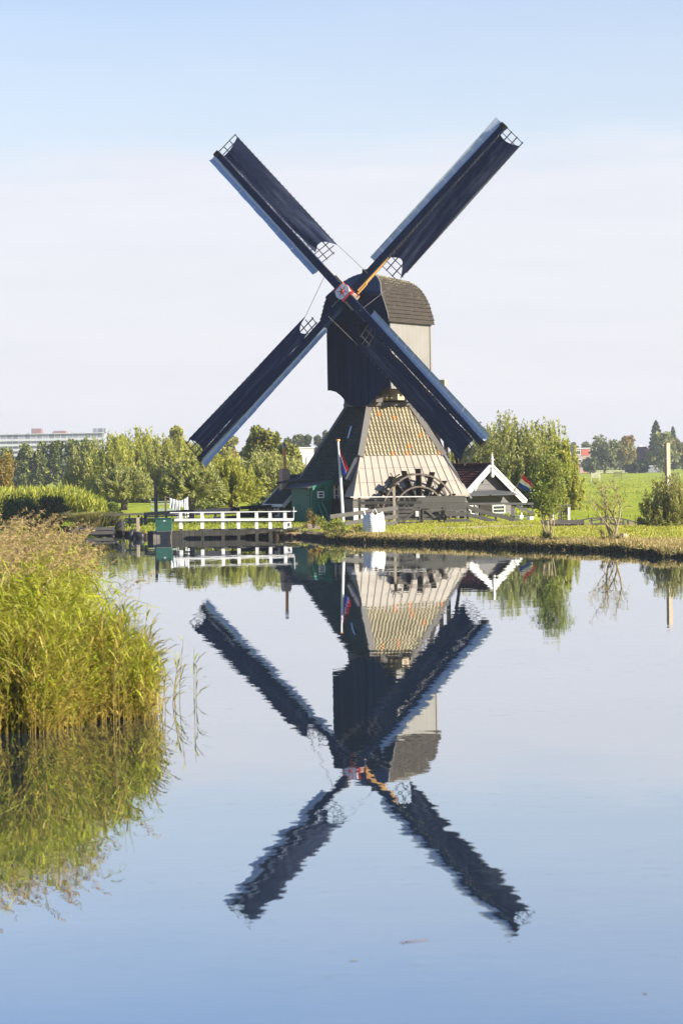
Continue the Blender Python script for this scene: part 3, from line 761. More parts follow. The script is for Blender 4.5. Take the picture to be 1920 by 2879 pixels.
# --- flags
def flag(name, base, top, hoist_b, fly, parent, nv=18, nu=22, wav=.1, seed=0, foldx=0.0):
    hoist = hoist_b-top
    b = MB()
    side = Vector((0, -1, 0))
    def fn(u, v):
        ripple = wav*math.sin(u*7+v*2.2+seed)*u+wav*.5*math.sin(u*15-v*3+seed)*u
        return top+hoist*v+fly*u+hoist*(-foldx*u*v)+side*ripple+Vector((0, 0, .04*math.sin(u*9+seed)*u))+fly*(.08*math.sin(v*5+seed)*u)
    for s, (a0, a1) in enumerate(((0, 1/3), (1/3, 2/3), (2/3, 1))):
        b.cur = s; b.grid(lambda u, v: fn(u, a0+(a1-a0)*v), nu, 6)
    return b.build(name, ['fl_red', 'fl_white', 'fl_blue'], parent, smooth=True)
fb = onland(966, 136, .5); ft = V(950.5, 1240, 136)
fp = thing('flagpole', fb, 'tall white flagpole with limp red white and blue flag in front of the mill', 'flagpole')
b = MB(); b.tube([fb-Vector((0, 0, .2)), fb.lerp(ft, .5), ft], [.085, .07, .05], 10); b.build('pole', 'white', fp)
b = MB(); b.tube([ft, ft+Vector((0, 0, .03)), ft+Vector((0, 0, .08)), ft+Vector((0, 0, .1))], [.07, .11, .1, .03], 10); b.build('truck', 'orange', fp)
def limp():
    b = MB(); hp = V(953, 1249, 136); hq = V(957, 1296, 136)
    tip0 = V(979, 1318, 136); tip1 = V(967, 1340, 136)
    def fn(u, v):
        p = hp.lerp(hq, v); q = tip0.lerp(tip1, v)
        w = p.lerp(q, u); pleat = math.sin(v*3*PI*1.6+.6)
        return w+Vector((.035*pleat*u*(1-.2*u), -.14-.10*math.cos(v*3*PI*1.6)*math.sin(u*PI*.8), -.08*math.sin(u*PI)))
    for s, (a0, a1) in enumerate(((0, .36), (.36, .62), (.62, 1))):
        b.cur = s; b.grid(lambda u, v: fn(u, a0+(a1-a0)*v), 18, 8)
    b.build('flag', ['fl_red', 'fl_white', 'fl_blue'], fp, smooth=True)
limp()
p0 = V(1441, 1388, 149); p1 = V(1472, 1330, 148.2)
fp2 = thing('wall_flagstaff', p0, 'slanted staff on the barn bargeboard flying a red white and blue flag', 'flag')
b = MB(); b.tube([p0, p1], [.035, .028], 8); b.tube([p1, p1+(p1-p0).normalized()*.07], [.045, .03], 8); b.build('staff', 'paleoak', fp2)
ht = p1.lerp(p0, .05); hb = p1.lerp(p0, .62)
flag('flag', p0, ht, hb, V(1503, 1367, 148.2)-V(1472, 1333, 148.2), fp2, wav=.09, seed=2, foldx=.45)
# --- generic fences from picture measurements at their own distance
def fence(name, label, cat, Yf, rails, posts, mat, postmat=None, group=None, rd=.05, pd=.12):
    yf = Yf if callable(Yf) else (lambda px: Yf)
    pxs = [r[0] for r in rails]+[p[0] for p in posts]; pm = sum(pxs)/len(pxs)
    base = onland(pm, yf(pm), .4); t = thing(name, base, label, cat, group)
    for r in rails:
        x0, y0, x1, y1, th = r[:5]; mt = r[5] if len(r) > 5 else mat
        q0, q1 = yf(x0), yf(x1); k = q0/FPX
        b = MB(); b.beam(V(x0, y0, q0), V(x1, y1, q1), rd, th*k); b.build('rail', mt, t)
    for p in posts:
        px, ya, yb, w = p[:4]; mt = p[4] if len(p) > 4 else (postmat or mat); q = yf(px)+rd*.5+pd*.5+.006; k = q/FPX
        a = V(px, yb, q); c = V(px, ya, q); a.x = c.x
        b = MB(); b.beam(a-Vector((0, 0, .12 if px < 1500 else .6)), c, w*k, pd, (0, 1, 0)); b.build('post', mt, t)
    return t
fence('ranch_fence', 'sloping weathered rail fence running behind the white bulk bag', 'fence', lambda px: 133.5+(px-928)*.008,
      [(928, 1453, 1117, 1428, 12), (931, 1481, 1019, 1463, 11), (1019, 1462, 1117, 1452, 11), (1050, 1479, 1117, 1470, 11), (966, 1492, 1030, 1484, 12, 'blackwood')],
      [(958, 1444, 1497, 8), (1060, 1437, 1480, 7), (1116, 1420, 1478, 8)], 'greywood')
mf = fence('mesh_railing', 'grey railing filled with wire mesh in front of the scoop wheel', 'railing', 138.5,
      [(985, 1397.5, 1195, 1396, 3, 'white'), (1007, 1414, 1190, 1412, 8), (1007, 1440, 1190, 1440, 4)],
      [(1010, 1397, 1462, 8), (1056, 1397, 1462, 7), (1092, 1397, 1462, 6), (1137, 1397, 1462, 6)], 'greywood')
b = MB(); Yk = 138.42
for i in range(46): x = 1010+i*4; b.beam(V(x, 1398, Yk), V(x+.6, 1455, Yk), .008, .008)
for i in range(12): y = 1401+i*4.6; b.beam(V(1008, y, Yk-.02), V(1192, y-1, Yk-.02), .008, .008)
b.build('wire_mesh', 'greywood', mf)
b = MB(); pb = onland(1110, 137.4, .5); b.beam(pb-Vector((0, 0, .2)), Vector((pb.x-.02, pb.y, V(1108, 1362, 137.4).z)), .13, .13)
tp = thing('tall_post', pb, 'tall pale timber post with dark ironwork standing before the scoop wheel', 'post'); b.build('post', 'paleoak', tp)
b = MB(); pz = V(1107, 1350, 137.4)
b.beam(V(1107, 1366, 137.3), V(1107, 1340, 137.3), .16, .16); b.beam(V(1093, 1341, 137.3), V(1124, 1350, 137.3), .1, .12); b.beam(V(1124, 1333, 137.3), V(1092, 1352, 137.25), .06, .06); b.beam(V(1097, 1329, 137.2), V(1106, 1345, 137.2), .05, .05)
b.build('iron_fitting', 'darkwood', tp)
M['shieldwood'] = surf('shield_boards', (.125, .117, .106), (.09, .084, .075), .75, 2.0, boards=True, bw=.31, horiz=True, vary=.25, gap=.06, gapdark=.3)
pl = [(1308, 1394), (1190, 1394.5), (1176, 1401), (1166, 1413), (1159, 1430), (1158, 1438), (1308, 1438)]  # cut short below so the dark wall stands for shade behind the gates
b = MB(); b.prism([V(x, y, 140.4) for x, y in pl], (0, .09, 0)); so = b.build('wheel_screen', 'shieldwood', None, origin=onland(1230, 140.4, .5))
tag(so, 'curved grey plank screen shielding the scoop wheel behind the gates', 'screen')
# gates
def gate(x0, x1, lab, flip):
    Y = 136.1; t = thing('field_gate', onland((x0+x1)/2, Y, .5), lab, 'gate', 'gates in the rail fence')
    k = Y/FPX
    for i, y in enumerate((1429, 1438.5, 1449, 1460, 1471)):
        b = MB(); b.beam(V(x0, y, Y), V(x1, y-1.2, Y), .035, (6 if i in (1, 3) else 7)*k); b.build('gate_rail', 'greywood', t)
    for x in (x0+2, x1-2):
        b = MB(); b.beam(V(x, 1475, Y-.045), V(x, 1425, Y-.045), .05*1.2, .05, (0, 1, 0)); b.build('gate_stile', 'greywood', t)
    b = MB(); ya, yb = (1472, 1430) if flip else (1430, 1472); b.beam(V(x0+6, ya, Y-.05), V(x1-6, yb, Y-.05), .04, 5*k); b.build('gate_brace', 'greywood', t)
    for yy in (1431, 1470): b = MB(); b.beam(V(x0-2, yy, Y-.075), V(x0+20, yy, Y-.075), .02, .05); b.build('gate_hinge', 'darkwood', t)
    return t
gate(1119, 1182, 'grey field gate carrying a small white notice', True)
gate(1187, 1250, 'grey field gate next to the fence descending to the ditch', False)
for px_, lb in ((1184.5, 'gate post standing between the two field gates'), (1252.5, 'gate post where the ramped fence begins')):
    b = MB(); a = onland(px_, 136.3, .5); b.beam(a-Vector((0, 0, .2)), Vector((a.x, a.y, V(px_, 1419, 136.3).z)), .14, .14)
    tag(b.build('gate_post', 'greywood', None, origin=a), lb, 'post', 'gate posts')
b = MB(); b.beam(V(1172.5, 1452, 136), V(1172.5, 1437, 136), .17, .02, (0, 1, 0)); nt_ = b.build('notice', 'white', None, origin=V(1172.5, 1452, 136)); tag(nt_, 'small white notice fixed to the field gate', 'sign')
b = MB()
for i in range(4): b.beam(V(1169, 1440+i*3, 135.985), V(1175-(i % 2)*1.5, 1440+i*3, 135.985), .004, .012)
b.build('printed_line', 'ink', nt_)
fence('ramped_fence', 'grey rail fence sloping down to the ditch in front of the barn', 'fence', 135.8,
      [(1254, 1427, 1313, 1426, 12), (1254, 1445, 1313, 1446, 12), (1254, 1466, 1313, 1465, 12),
       (1312, 1425, 1395, 1449, 11), (1395, 1447, 1528, 1487, 11), (1312, 1446, 1395, 1467, 11), (1395, 1466, 1472, 1486, 9), (1312, 1465, 1396, 1484, 9)],
      [(1314, 1419, 1480, 7), (1393, 1446, 1481, 6), (1473, 1471, 1483, 6), (1503, 1478, 1485, 18)], 'greywood')
fence('plank_barrier', 'low grey plank barrier along the ditch beside the footbridge', 'barrier', 134.2,
      [(1520, 1468, 1640, 1467, 11), (1528, 1477, 1640, 1477, 7, 'darkwood'), (1528, 1485, 1640, 1485, 10), (1641, 1484, 1774, 1484, 9)],  # dark middle strip added to paint the shade in the gap between boards
      [(1546, 1465, 1487, 6), (1638, 1462, 1490, 8), (1770, 1480, 1490, 7)], 'greywood', rd=.1)
fb2 = fence('arched_footbridge', 'small arched wooden footbridge over the ditch by the meadow', 'footbridge', 141,
      [(1622, 1465, 1650, 1459, 4), (1650, 1459, 1680, 1456, 4), (1680, 1456, 1712, 1454.5, 4), (1712, 1454.5, 1742, 1457.5, 4), (1742, 1457.5, 1772, 1464, 4), (1772, 1464, 1797, 1471, 4), (1772, 1477, 1797, 1484, 4)],
      [(1663, 1459, 1485, 5), (1690, 1457, 1480, 6), (1740, 1458, 1480, 6), (1765, 1463, 1476, 4), (1793, 1470, 1490, 5)], 'greywood')
b = MB()
pts = [V(x, y, 143.2) for x, y in ((1655, 1465), (1690, 1460), (1720, 1461), (1752, 1470))]
for a, c in zip(pts, pts[1:]): b.beam(a, c, .05, .07)
pts = [V(x, y, 142.1) for x, y in ((1640, 1484), (1680, 1475), (1715, 1473.5), (1750, 1476), (1790, 1488))]
for a, c in zip(pts, pts[1:]): b.beam(a, c, 1.9, .12)
for x in (1690, 1738, 1752): b.beam(V(x, 1483, 143.3), V(x, 1462, 143.3), .1, .1)
b.build('arched_deck', 'greywood', fb2)
tg = thing('ditch_sign', V(1765, 1485, 134), 'little pale blue sign on the low plank barrier', 'sign')
b = MB(); b.beam(V(1765, 1487.5, 134.05), V(1765, 1479.5, 134.05), .18, .02, (0, 1, 0)); b.build('sign_board', 'linen', tg); b = MB(); b.beam(V(1765, 1491, 134.09), V(1765, 1482, 134.09), .04, .03); b.build('sign_post', 'greywood', tg)
gsn = fence('garden_screen', 'dark grey timber screen frame in front of the barn windows', 'screen', 141.5,
      [(1308, 1416, 1500, 1416, 6), (1455, 1423, 1500, 1444, 8), (1446, 1452, 1500, 1452, 4)], [(1441, 1414, 1456, 9), (1466, 1420, 1454, 4, 'white'), (1497, 1414, 1456, 5)], 'plank', rd=.06)
def crate(px, py, Y, w, h, d, nm, lab, cat, mat, group=None):
    a = V(px, py, Y); k = Y/FPX; fr = Frame(a, gX, -gN); b = MB()
    b.box(fr, -w*k/2, w*k/2, 0, d, 0, h*k*.82); b.box(fr, -w*k/2-.02, w*k/2+.02, -.02, d+.02, h*k*.82+.001, h*k); o = b.build(nm, mat, None, origin=a); return tag(o, lab, cat, group)
crate(1466, 1457, 141, 12, 8, .25, 'planter_box', 'white box on the ground below the grey diagonal board', 'box', 'white', 'white boxes by the barn')
crate(1495, 1461, 141, 14, 8, .25, 'planter_box', 'white box nearest the multi-stemmed young tree', 'box', 'white', 'white boxes by the barn')
tr = fence('trellis', 'black trellis between white posts beyond the young tree', 'trellis', 141.8,
      [(1548, 1421, 1607, 1421, 4)], [(1556, 1424, 1462, 7, 'white'), (1572, 1422, 1466, 9), (1599, 1424, 1466, 6, 'white')], 'greywood')
b = MB()
for i in range(4): x = 1578+i*5; b.beam(V(x, 1464, 141.9), V(x, 1424, 141.9), .045, .03)
for i in range(5): y = 1430+i*8; b.beam(V(1576, y, 141.87), V(1595, y, 141.87), .03, .045)
b.build('lattice_panel', 'darkwood', tr)
fence('low_ditch_fence', 'low dark rail fence by the pointed bollard near the right bush', 'fence', 126.5,
      [(1820, 1488, 1869, 1487, 7), (1888, 1487, 1960, 1484, 7)], [(1818, 1476, 1492, 5), (1831, 1467, 1486, 4), (1862, 1479, 1491, 5), (1899, 1477, 1493, 5), (1945, 1477, 1492, 5)], 'blackwood', rd=.07)
a = onland(1879, 125.6, .42); k = 125.6/FPX
b = MB(); fr = Frame(a, (math.cos(.35), math.sin(.35), 0), (-math.sin(.35), math.cos(.35), 0)); w = .155; zt_ = V(1879, 1474, 125.6).z-a.z
b.box(fr, -w, w, -w, w, -.7, zt_); P0 = [fr(-w, -w, zt_+.001), fr(w, -w, zt_+.001), fr(w, w, zt_+.001), fr(-w, w, zt_+.001)]; apx = fr(0, 0, zt_+.09)
for i in range(4): b.face([P0[i], P0[(i+1) % 4], apx])
tag(b.build('wooden_bollard', 'paleoak', None, origin=a), 'square pale bollard with pointed top on the right bank', 'bollard')
a = onland(1879, 127.4, .4)
b = MB(); fr = Frame(a, (math.cos(.62), math.sin(.62), 0), (-math.sin(.62), math.cos(.62), 0)); zt_ = V(1878, 1245, 127.4).z-a.z
b.box(fr, -.115, .115, -.085, .085, -.8, zt_); tp2 = thing('timber_pole', a, 'tall square timber pole rising out of the right-hand bush', 'pole'); b.build('pole', 'paleoak', tp2)
b = MB(); fz = V(1878, 1290, 127.4).z-a.z; b.tube([fr(-.11, -.1, fz), fr(-.2, -.1, fz)], .03, 6); b.build('cleat', 'steel', tp2)
# --- bulk bag
bb = onland(1051.5, 127, .44); bag = thing('bulk_bag', bb, 'white woven bulk bag with printed side, filled with soil on the bank', 'bag')
k = 127/FPX; BWd = 34.5*k; BHt = 53*k
def bagpt(a, f):
    g = 2*PI*a+.62; cx, cy = math.cos(g), math.sin(g); n_ = 3.0
    r = (abs(cx)**n_+abs(cy)**n_)**(-1/n_)
    ca, sa = math.cos(.42), math.sin(.42)
    x, y = cx*r, cy*r
    x, y = x*ca-y*sa, x*sa+y*ca
    bulge = .9+.12*math.sin(PI*min(1, f*.9+.1))-.03*f+.012*math.sin(f*26+3*math.sin(g*3))*(.3+.7*f)+.012*math.sin(g*9+f*5)
    z = f*BHt+.05*f*math.sin(g*5+1)+.035*f*math.sin(g*11)
    return Vector((bb.x+x*BWd*.83*bulge, bb.y+y*BWd*.83*bulge, bb.z-.04+z))
b = MB(); b.grid(lambda u, v: bagpt(u, v), 72, 22); b.build('bag_body', 'bagcloth', bag, smooth=True)
b = MB()
b.grid(lambda u, v: Vector((bb.x, bb.y, bb.z+BHt*.93+.12*(1-v)+.03*math.sin(u*40)*math.sin(v*17)))*1.0+ (bagpt(u, .95)-Vector((bb.x, bb.y, bb.z-.04+BHt*.95)))*v*.98, 40, 8); b.build('soil_fill', 'soil', bag, smooth=True)
for i in range(4):
    g = .1+i*.25; b = MB(); p = bagpt(g-.05, .97); q = bagpt(g+.05, .97); mid = (p+q)/2+Vector((.03*(-1)**i, -.03, .1+.06*((i*7) % 3)))
    b.beam(p, p.lerp(mid, .7)+Vector((0, 0, .05)), .05, .02); b.beam(p.lerp(mid, .7)+Vector((0, 0, .05)), mid, .06, .02); b.beam(mid, q, .05, .02); b.build('lifting_loop', 'bagcloth', bag)
b = MB(); rr = random.Random(5)
best = None
for row in range(8):
    f = .88-row*.105; x = .0
    st_ = .50+.0; u = st_+.005; lim = .50+.135-(row % 3)*.03
    while u < lim:
        du = rr.uniform(.006, .02); p, q = bagpt(u, f), bagpt(u+du, f); 
        o = Vector((p.x-bb.x, p.y-bb.y, 0)).normalized()*.012
        h = rr.uniform(.012, .03); b.face([p+o, q+o, q+o+Vector((0, 0, h)), p+o+Vector((0, 0, h*rr.uniform(.6, 1.2)))]); u += du+rr.uniform(.004, .012)
b.build('printed_text', 'ink', bag)
# --- white quay railing, quay, cabinet
wr = thing('quay_railing', onland(655, 135, .4), 'white painted railing on piles along the quay walkway', 'railing')
for px_ in (508, 568, 626, 670, 721, 759, 801):
    q = 135; a = V(px_, 1441, q); k = q/FPX
    b = MB(); z0 = V(px_, 1487, q).z; b.beam(Vector((a.x, q, z0)), a, 9*k, 9*k, (0, 1, 0)); po = b.build('post', 'white', wr)
    b = MB(); b.beam(Vector((a.x, q+.02, -.6)), Vector((a.x, q+.02, z0-.004)), 8.5*k, 8.5*k, (0, 1, 0)); b.build('pile', 'wetwood', po)
k = 135/FPX
b = MB(); b.beam(V(478, 1441.5, 135.0), V(834, 1437.5, 135.0), .1, 2.6*k); b.build('handrail', 'white', wr)
b = MB(); b.beam(V(490, 1462, 134.88), V(825, 1460.5, 134.88), .05, 7*k); b.build('middle_rail', 'white', wr)
b = MB(); b.beam(V(826, 1461, 134.9), V(826, 1425, 134.9), 1.6*k, .03, (0, 1, 0)); b.build('upright', 'white', wr)
b = MB(); zd = V(650, 1486, 136).z; a = V(560, 1486, 135.1); c = V(842, 1485.5, 135.1); 
b.box(WF, a.x, c.x, 135.12, 135.9, zd-.05, zd); b.build('walkway_deck', 'greywood', wr)
q0, q1 = onland(415, 136.2, 0), onland(842, 136.2, 0)
b = MB(); b.box(WF, q0.x, q1.x, 136.2, 136.45, -.8, .42); qw = b.build('quay_wall', 'quay', None, origin=(q0.x, 136.2, 0)); tag(qw, 'weathered sheet pile quay wall under the white railing', 'wall')
a, c = onland(838, 135.7, 0), onland(893, 135.7, 0); b = MB(); b.box(WF, a.x, c.x, 135.4, 136.3, .12, .38); b.box(WF, a.x+.05, c.x-.05, 135.6, 136.3, -.6, .118)
tag(b.build('landing_step', 'concrete', None, origin=(a.x, 135.4, .1)), 'flat concrete landing step at the end of the quay wall', 'step')
a, c = onland(893, 133.5, 0), onland(935, 131, 0); b = MB(); b.prism([Vector((a.x, 135.3, -.6)), Vector((c.x, 132.4, -.6)), Vector((c.x, 132.6, -.6)), Vector((a.x, 135.5, -.6))], (0, 0, 1.0)); tag(b.build('plank_edging', 'quay', None, origin=(a.x, 135.3, 0)), 'vertical plank edging between the landing step and bushy bank', 'edging')
crx = crate
k = 136.0/FPX; a = V(459.5, 1493, 135.9)
cab = thing('pump_cabinet', (a.x, a.y, 0), 'green slatted cabinet on a concrete plinth at the quay', 'cabinet')
b = MB(); b.box(WF, a.x-22*k, a.x+22.5*k, a.y, a.y+.6, a.z, a.z+35*k); b.build('cabinet_body', 'cabinet', cab)
b = MB(); b.box(WF, a.x-23.5*k, a.x+23.5*k, a.y-.04, a.y+.65, a.z+35*k+.002, a.z+36.5*k); b.build('cabinet_lid', 'cabinet', cab)
b = MB(); b.box(WF, a.x-19*k, a.x+22*k, a.y-.03, a.y+.7, -.5, a.z-.003); b.box(WF, a.x-29*k, a.x-20*k, a.y-.05, a.y+.3, .0, a.z-.01); b.build('plinth', 'concrete', cab)
b = MB(); b.box(WF, a.x+.0, a.x+.11, a.y-.015, a.y-.002, a.z+27*k, a.z+30*k); b.build('badge', 'white', cab)
# --- black fence behind the quay and small garden things
fence('black_board_fence', 'black board fence crossing the lawn behind the white railing', 'fence', lambda px: 147.2+max(0, px-540)*.012,
      [(404, 1446, 540, 1437, 10), (540, 1437, 669, 1430.5, 9), (676, 1428, 822, 1421, 10), (676, 1441, 822, 1437, 5), (676, 1452, 822, 1449, 6), (540, 1444, 669, 1440, 8), (676, 1447, 822, 1444, 7), (600, 1456, 669, 1453, 7), (412, 1453, 540, 1447, 4), (410, 1482, 470, 1481, 5), (480, 1481, 540, 1478, 5), (540, 1478, 800, 1466, 4)],
      [(409, 1443, 1484, 8), (467, 1440, 1478, 7), (605, 1432, 1470, 6), (672, 1425, 1468, 5), (720, 1424, 1468, 6), (748, 1423, 1468, 5), (782, 1420, 1466, 6), (818, 1419, 1464, 6)], 'blackwood', rd=.05)
fence('rail_fence', 'short dark rail fence left of the green cabinet', 'fence', 147,
      [(352, 1459, 408, 1458, 5), (360, 1470, 404, 1469.5, 5), (362, 1480, 404, 1480, 4), (405, 1459, 438, 1458, 3)], [(364, 1448, 1483, 5), (398, 1452, 1484, 4)], 'blackwood')
fence('garden_bench', 'long grey plank bench on the grass by the tussock', 'bench', 148, [(298, 1448.5, 402, 1444.5, 5), (320, 1460, 360, 1459, 2)], [(315, 1451, 1463, 4), (390, 1448, 1466, 4)], 'greywood', rd=.35, pd=.2)
fence('garden_railing', 'pale green metal railing under the willows by the clothesline', 'railing', 158, [(424, 1411, 481, 1409, 2), (424, 1418, 481, 1416, 3), (424, 1434, 500, 1432, 6), (424, 1447, 505, 1446, 3)], [(425, 1409, 1438, 2), (452, 1409, 1436, 1.6), (480, 1409, 1436, 1.6)], 'paleGreen')
for px_, ya, w, Y, mt, lb in ((438, 1361, 6.5, 151, 'blackwood', 'tall black post with a block top behind the green cabinet'), (466.5, 1394, 5, 148.95, 'bark', 'brown clothes post left of the hanging washing'),
                        (388, 1455, 8, 141, 'paleoak', 'stout pale post on the lawn left of the cabinet'), (346, 1464, 7, 143, 'greywood', 'short mossy post near the jetty'), (224, 1460, 6.5, 150, 'white', 'short white marker post beside the tussock')):
    a = onland(px_, Y, .5); k = Y/FPX; b = MB(); zt_ = V(px_, ya, Y).z
    b.beam(a-Vector((0, 0, .2)), Vector((a.x, Y, zt_)), w*k, w*k, (0, 1, 0))
    if px_ == 438: b.beam(Vector((a.x, Y, zt_-.22)), Vector((a.x, Y, zt_+.04)), w*k*1.35, w*k*1.35, (0, 1, 0), w*k*.8, w*k*.8); b.tube([Vector((a.x+.1, Y-.02, a.z)), Vector((a.x+.1, Y-.02, zt_-.4))], .03, 6)
    tag(b.build('garden_post', mt, None, origin=a), lb, 'post')
# washing
def wash(pts, nm, lab, seed, Y=148.9):
    rr = random.Random(seed); (x0, y0), (x1, y1), drop0, drop1, leg = pts
    a, c = V(x0, y0, Y), V(x1, y1, Y); k = Y/FPX; b = MB()
    def fn(u, v, xa=0., xb=1.):
        uu = xa+(xb-xa)*u; p = a.lerp(c, uu); d = (drop0*(1-uu)+drop1*uu)*k
        return p+Vector((.03*math.sin(v*4+seed)*v, -.06*math.sin(uu*14+seed)*(.3+v)-.05*math.sin(v*3+seed), -d*v-.03*math.sin(uu*PI)))
    if leg:
        b.grid(lambda u, v: fn(u, v*.35), 14, 6); b.grid(lambda u, v: fn(u, .35+.65*v, .02, .46), 8, 10); b.grid(lambda u, v: fn(u, .35+.65*v*.96, .55, .98), 8, 10)
    else: b.grid(fn, 20, 14)
    o = b.build(nm, 'linen', None, smooth=True, origin=(a+c)/2); tag(o, lab, 'laundry', 'washing on the line'); return o
wash(((478, 1400), (497, 1405), 28, 26, False), 'hanging_sheet', 'wide white sheet pegged at the left end of the washing line', 1)
wash(((495, 1405), (506, 1407), 52, 50, True), 'hanging_trousers', 'white trousers hanging beside the wide sheet on the line', 2)
wash(((505, 1407), (514, 1405), 18, 20, False), 'hanging_shirt', 'small white cloth in the middle of the washing line', 3)
wash(((516, 1404), (529, 1396), 52, 58, True), 'hanging_trousers', 'white trousers at the end of the line by the dark trunk', 4)
ln = thing('washing_line', V(466, 1397, 148.9), 'thin washing line strung from the brown post to the willow trunk', 'washing line')
b = MB(); b.tube([V(466, 1397, 148.92), V(478, 1400, 148.92), V(497, 1405, 148.92), V(508, 1406.5, 148.92), V(516, 1403.5, 148.92), V(534, 1393, 148.92)], .012, 5); b.build('line', 'rope', ln)
# jetty and floats
j0, j1 = onland(205, 146, .42), onland(328, 146, .42)
jt = thing('jetty', (j0.x, 146, .3), 'low grey plank jetty at the left shore', 'jetty')
b = MB(); b.box(WF, j0.x, j1.x, 144.6, 147.6, .32, .42); b.box(WF, j0.x+.03, j1.x-.03, 144.64, 144.75, .1, .318); b.build('deck', 'greywood', jt)
for f in (.05, .35, .65, .95):
    b = MB(); x = j0.x+(j1.x-j0.x)*f; b.tube([Vector((x, 144.9, -.6)), Vector((x, 144.9, .31))], .09, 8); b.build('pile', 'wetwood', jt)
def tyre(px, Y, lab, r=.26, tilt=.3):
    a = onland(px, Y, .16); b = MB(); n, m = 20, 8
    fx = Vector((math.cos(tilt), math.sin(tilt), 0)); fy = Vector((0, 0, 1)); fz = fx.cross(fy)
    b.grid(lambda u, v: a+(fx*math.cos(2*PI*u)+fy*math.sin(2*PI*u))*(r+.085*math.cos(2*PI*v))+fz*.085*math.sin(2*PI*v)*1.3, n, m)
    tag(b.build('tyre_fender', 'rubber', None, smooth=True, origin=a), lab, 'tyre', 'tyre fenders along the shore')
tyre(214, 144.2, 'black tyre fender at the left end of the jetty'); tyre(231, 144.2, 'black tyre fender near the white marker post', .24, .1)
tyre(374, 138.5, 'worn tyre standing on edge by the black float', .25, 1.2)
a = onland(393, 138.2, .13); b = MB(); b.tube([a+Vector((x, 0, 0)) for x in (-.24, -.2, .1, .2, .24)], [.08, .19, .2, .17, .06], 12); tag(b.build('black_float', 'rubber', None, smooth=True, origin=a), 'black barrel float lying against the shore by the cabinet', 'float')
om = onland(338, 143.5, .35); ob = thing('outboard_motor', om, 'black outboard motor tilted up at the jetty end', 'motor')
b = MB(); b.tube([om+Vector((-.25, 0, .02)), om+Vector((-.15, 0, .2)), om+Vector((.05, 0, .34)), om+Vector((.2, 0, .36)), om+Vector((.3, 0, .42))], [.08, .15, .16, .1, .05], 10); b.build('engine_cowl', 'rubber', ob, smooth=True)
b = MB(); b.beam(om+Vector((-.2, 0, .05)), om+Vector((-.38, 0, -.3)), .1, .08); b.beam(om+Vector((.2, 0, .3)), om+Vector((.16, 0, -.3)), .12, .1); b.build('engine_leg', 'rubber', ob)
# dark bin beside the fence, white drain box
a = V(537, 1478, 149.5); k = 149.5/FPX; b = MB(); b.box(Frame(a, (1, 0, 0), (0, 1, 0)), -9*k, 9*k, 0, .5, -.1, 36*k); b.box(Frame(a, (1, 0, 0), (0, 1, 0)), -10*k, 10*k, -.03, .53, 36*k+.002, 39*k)
tag(b.build('water_butt', 'blackwood', None, origin=a), 'dark upright bin behind the white railing under the washing', 'bin')
a = V(812.5, 1485, 135.6); k = 135.6/FPX; b = MB(); f_ = Frame(a, (1, 0, 0), (0, 1, 0)); b.box(f_, -7*k, 7*k, 0, .2, .0, 18*k); b.box(f_, -8*k, 8*k, -.02, .22, -.05, -.001); bx = b.build('meter_box', 'white', None, origin=a); tag(bx, 'white box with black mark at the right end of the railing', 'box')
b = MB(); b.beam(V(813, 1479, 135.58), V(813, 1470, 135.58), .03, .02, (0, 1, 0)); b.beam(V(811, 1474, 135.575), V(816, 1473, 135.575), .03, .02); b.build('black_mark', 'darkwood', bx)
#PART4
# ------------------------------------------------------------------ LAND, WATER
def Q(px): return (px-960)/FPX
SH = [(-900, 1470), (-200, 1482), (0, 1482), (150, 1488), (240, 1494), (330, 1503), (405, 1512), (600, 1512.5), (850, 1512.5), (900, 1518), (940, 1522), (1000, 1525), (1100, 1528),
      (1300, 1534), (1500, 1543), (1620, 1547), (1720, 1552), (1775, 1556), (1850, 1567), (1920, 1569), (2100, 1583), (2600, 1600)]
_sh = [(G(px, py).x/G(px, py).y, G(px, py).y) for px, py in SH]
_shq = np.array([s[0] for s in _sh]); _shy = np.array([s[1] for s in _sh])
_lip = np.interp(_shq, [s[0] for s in _sh], [2]*7+[2, 2, 2, 2.1, 2.2, 2.3, 2.5, 3, 3.8, 5, 7, 10, 11, 11, 11])
def shoreY(q): return np.interp(q, _shq, _shy)
def lipD(q): return np.interp(q, _shq, _lip)
def hnoise(x, y):
    return (np.sin(x*1.7+1.3*np.sin(y*.9))+np.sin(y*2.3+1.1*np.sin(x*1.3+2))+.6*np.sin(x*4.1+y*3.7))/2.6
def landz(x, y):
    q = x/y; d = y-shoreY(q)+.12*np.sin(q*900)+.1*np.sin(q*2300+1); l = lipD(q)
    z = np.where(d < .25, -.5+(.70)*np.clip((d+.2)/.45, 0, 1), .2)
    s = np.clip((d-.25)/np.maximum(.1, l-.25), 0, 1)
    z = z+.16*s+np.where(d > .2, .045*hnoise(x*1.1, y*1.1)*np.clip(1.3-s, .15, 1)*np.clip(l/4, .5, 2), 0)
    z = z+np.clip((d-l)/14, 0, 1)*.21 - np.clip((d-45)/80, 0, 1)*.28-np.clip((d-150)/300, 0, 1)*.2
    z = z-.56*np.clip((q-Q(1500))/(Q(1600)-Q(1500)), 0, 1)*np.clip((d-np.clip(17+(q-Q(1640))*FPX*.024, 15, 25))/5, 0, 1)*np.clip(1-(d-60)/120, 0, 1)
    return np.where(d > 12, np.maximum(z, .07+.03*hnoise(x*.3, y*.3)), z)
qs = np.concatenate([np.linspace(-.5, -.15, 18)[:-1], np.linspace(-.15, .15, 420), np.linspace(.15, .5, 18)[1:]])
